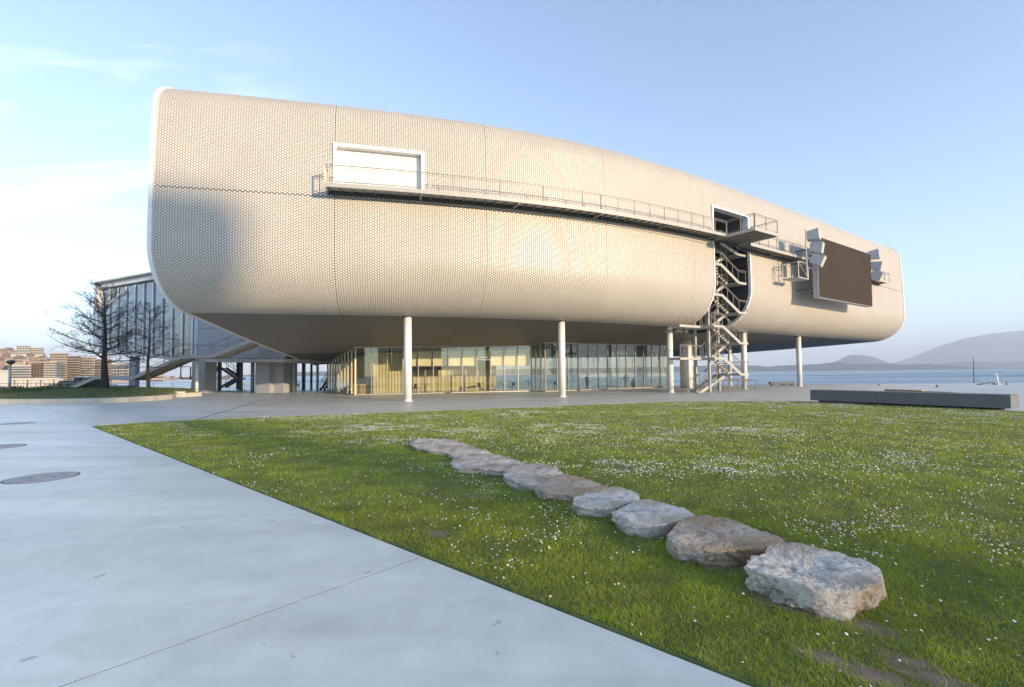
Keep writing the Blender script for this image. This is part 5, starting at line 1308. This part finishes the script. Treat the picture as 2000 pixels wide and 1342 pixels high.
for px, Y, rz, lb in ((935, 49.2, .3, 'dark chair left of the table behind the sunlit pane'), (964, 50.6, 2.0, 'dark chair right of the table behind the sunlit pane'), (815, 47.4, 1.2, 'dark chair beside the table right of the first column'), (1000, 51, 4.0, 'dark chair by the inner corner of the glass wall'), (1088, 50.5, 1., 'dark chair left of the second column behind the glass')):
    chair(px, Y, rz, lb, MT['cloth1'])

# ================================================================== GRASS AND DAISIES
def dirt_mask(x, y):
    k = np.zeros(x.shape)
    for c, a, b_ in DIRT:
        u_ = (x-c[0])*pu[0]+(y-c[1])*pu[1]; v_ = (x-c[0])*pv[0]+(y-c[1])*pv[1]
        k = np.maximum(k, np.clip(1.25-np.hypot(u_/(a*.75), v_/(b_*.85))+.7*(fbm(x*9, y*9, 2, 91)-.4), 0, 1))
    return k
def scatter(r0, r1, dens):
    A = (r1*r1-r0*r0)*math.pi*.5; n = int(A*dens)
    r = np.sqrt(rng.uniform(r0*r0, r1*r1, n)); t = rng.uniform(R(-62), R(74), n); n2_ = int(n*136/180); r, t = r[:n2_], t[:n2_]
    x = r*np.sin(t); y = r*np.cos(t)
    wob = (fbm(x*4, y*4, 3, 66)-.45)*.13
    m = inpoly(x+pv[0]*wob, y+pv[1]*wob, LP); x, y = x[m], y[m]
    for sp in stone_polys:
        m = ~inpoly(x, y, sp); x, y = x[m], y[m]
    return x, y
VV = []; FF = []; TT = []; nv_ = 0
for r0, r1, dens, wd_, hh, seg in ((2.2, 4.6, 7500, .0042, .034, 2), (4.6, 7, 4600, .0052, .036, 2), (7, 11, 2000, .008, .038, 1), (11, 17, 800, .013, .042, 1), (17, 25, 380, .02, .042, 1), (25, 36, 180, .028, .042, 1)):
    x, y = scatter(r0, r1, dens)
    dk = dirt_mask(x, y); keep = rng.random(len(x)) > dk*1.1
    edge_n = fbm(x*.9, y*.9, 3, 30)
    x, y, edge_n = x[keep], y[keep], edge_n[keep]; n = len(x)
    cl = fbm(x*2.6, y*2.6, 3, 41); big = fbm(x*.22, y*.22, 3, 55)
    h_ = hh*(.45+1.2*cl)*rng.uniform(.6, 1.35, n); ph = rng.uniform(0, 2*math.pi, n); ln = rng.uniform(.4, 1.4, n)*h_
    lx, ly = np.cos(ph)*ln, np.sin(ph)*ln; ws = rng.uniform(0, math.pi, n); wx, wy = np.cos(ws)*wd_*.5, np.sin(ws)*wd_*.5
    z0 = np.full(n, .004)
    g = np.stack([(.23+.11*rng.random(n)+.20*np.clip(big-.35, 0, 1)), .345+.09*rng.random(n)+.08*np.clip(big-.35, 0, 1), .022+.012*rng.random(n)], 1)
    dry = (rng.random(n) < .12+.35*np.clip(edge_n-.45, 0, 1)); g[dry] = np.array([.40, .34, .15])*rng.uniform(.7, 1.2, (dry.sum(), 1))
    g *= (.50+1.0*cl)[:, None]
    if seg == 2:
        pts = np.stack([np.stack([x-wx, y-wy, z0], 1), np.stack([x+wx, y+wy, z0], 1), np.stack([x-wx*.75+lx*.3, y-wy*.75+ly*.3, z0+h_*.55], 1), np.stack([x+wx*.75+lx*.3, y+wy*.75+ly*.3, z0+h_*.55], 1), np.stack([x+lx, y+ly, z0+h_*.95], 1)], 1)
        k = 5; fa = np.array([[0, 1, 3], [0, 3, 2], [2, 3, 4]])
    else:
        pts = np.stack([np.stack([x-wx, y-wy, z0], 1), np.stack([x+wx, y+wy, z0], 1), np.stack([x+lx*.8, y+ly*.8, z0+h_], 1)], 1); k = 3; fa = np.array([[0, 1, 2]])
    VV.append(pts.reshape(-1, 3)); FF.append((np.arange(n)[:, None, None]*k+fa[None]).reshape(-1, 3)+nv_); TT.append(np.repeat(g, k, axis=0)); nv_ += n*k
grass = tag(obj('grass', npmesh('grass', np.concatenate(VV), np.concatenate(FF), MT['grass'], False, np.concatenate(TT))), 'short green grass covering the lawn', 'grass', kind='stuff')
# grass on the planter mound
n = 60000; x = rng.uniform(-62, -26, n); y = rng.uniform(33, 54, n); m = inpoly(x, y, inset(PLP, .35)); x, y = x[m], y[m]; n = len(x)
z0 = mound_h(x, y)-.03; h_ = rng.uniform(.05, .12, n); ph = rng.uniform(0, 6.28, n); ws = rng.uniform(0, 3.14, n); wx, wy = np.cos(ws)*.022, np.sin(ws)*.022
pts = np.stack([np.stack([x-wx, y-wy, z0], 1), np.stack([x+wx, y+wy, z0], 1), np.stack([x+np.cos(ph)*.05, y+np.sin(ph)*.05, z0+h_], 1)], 1)
g = np.stack([.06+.04*rng.random(n), .105+.04*rng.random(n), .02+.01*rng.random(n)], 1)
go = obj('mound_grass', npmesh('mound_grass', pts.reshape(-1, 3)-wloc(planter), np.arange(n*3).reshape(-1, 3), MT['grass'], False, np.repeat(g, 3, axis=0)), planter); go['kind'] = 'stuff'
# daisies: clumped white heads with yellow eyes
VV = []; FF = []; TT = []; nv_ = 0
for r0, r1, dens in ((2.5, 9, 700), (9, 18, 560), (18, 34, 400)):
    x, y = scatter(r0, r1, dens)
    cl = fbm(x*.55+3, y*.55, 4, 71); fine = fbm(x*2.2, y*2.2, 2, 77)
    side = (x-E2[0])*(-pv[0])+(y-E2[1])*(-pv[1])            # distance from the path edge
    right = np.clip((side-3.2)/3.0, 0, 1)
    back = np.clip((y-17)/8, 0, 1)
    dens_ = np.clip((cl-.50+.09*right+.05*back)*3.6, 0, 1)*np.clip((fine-.30)*3.5, 0, 1) + .022 + .075*right
    m = (rng.random(len(x)) < dens_) & (dirt_mask(x, y) < .3); x, y = x[m], y[m]; n = len(x)
    r_ = rng.uniform(.0065, .0115, n)*(1.0 if r1 < 10 else 1.1); z = rng.uniform(.035, .06, n)
    tx, ty = rng.normal(.15, .28, n), rng.normal(-.18, .28, n)
    K = 8; P_ = [np.stack([x, y, z+.002], 1)]; T_ = [np.tile([.75, .52, .06], (n, 1))]
    for ring, rr_, colr in ((0, .36, (.75, .52, .06)), (1, .42, (.80, .79, .76)), (2, 1., (.80, .79, .78))):
        for k in range(K):
            a = 2*math.pi*k/K; rad = r_*rr_*(1 if ring < 2 else (1.0 if k % 2 else .86)); dx, dy = rad*math.cos(a), rad*math.sin(a)
            P_.append(np.stack([x+dx, y+dy, z-(dx*tx+dy*ty)+(.002 if ring < 2 else .001)], 1)); T_.append(np.tile(colr, (n, 1)))
    k = 1+3*K; pts = np.stack(P_, 1); tt = np.stack(T_, 1)
    fa = []
    for i in range(K):
        j = (i+1) % K; fa.append((0, 1+i, 1+j))
        for q in (0, 1): a, c = 1+q*K, 1+(q+1)*K; fa += [(a+i, c+i, c+j), (a+i, c+j, a+j)]
    if r1 > 10:      # far heads: a plain fan is enough
        pts = np.concatenate([pts[:, :1], pts[:, -K:]], 1); tt = np.concatenate([np.tile(np.array([[[.8, .76, .6]]]), (n, 1, 1)), tt[:, -K:]], 1); k = 1+K; fa = [(0, 1+i, 1+(i+1) % K) for i in range(K)]
    fa = np.array(fa)
    VV.append(pts.reshape(-1, 3)); TT.append(tt.reshape(-1, 3)); FF.append((np.arange(n)[:, None, None]*k+fa[None]).reshape(-1, 3)+nv_); nv_ += n*k
tag(obj('daisies', npmesh('daisies', np.concatenate(VV), np.concatenate(FF), MT['daisy'], True, np.concatenate(TT))), 'white daisies scattered in drifts through the lawn', 'flowers', kind='stuff')

# ================================================================== HAZE
hz = MB().box((-500, 6500, 330), (24000, 19000, 680)); ho = hz.build('haze', None); tag(ho, 'pale sea haze over the bay', 'haze', kind='stuff')
hm = bpy.data.materials.new('haze'); hm.use_nodes = True; ht = hm.node_tree; ht.nodes.clear()
o_ = ht.nodes.new('ShaderNodeOutputMaterial'); pvn = ht.nodes.new('ShaderNodeVolumePrincipled')
pvn.inputs['Color'].default_value = (.66, .72, .82, 1); pvn.inputs['Density'].default_value = 1.6e-4; pvn.inputs['Anisotropy'].default_value = 0.0
ht.links.new(pvn.outputs[0], o_.inputs['Volume']); ho.data.materials.clear(); ho.data.materials.append(hm)
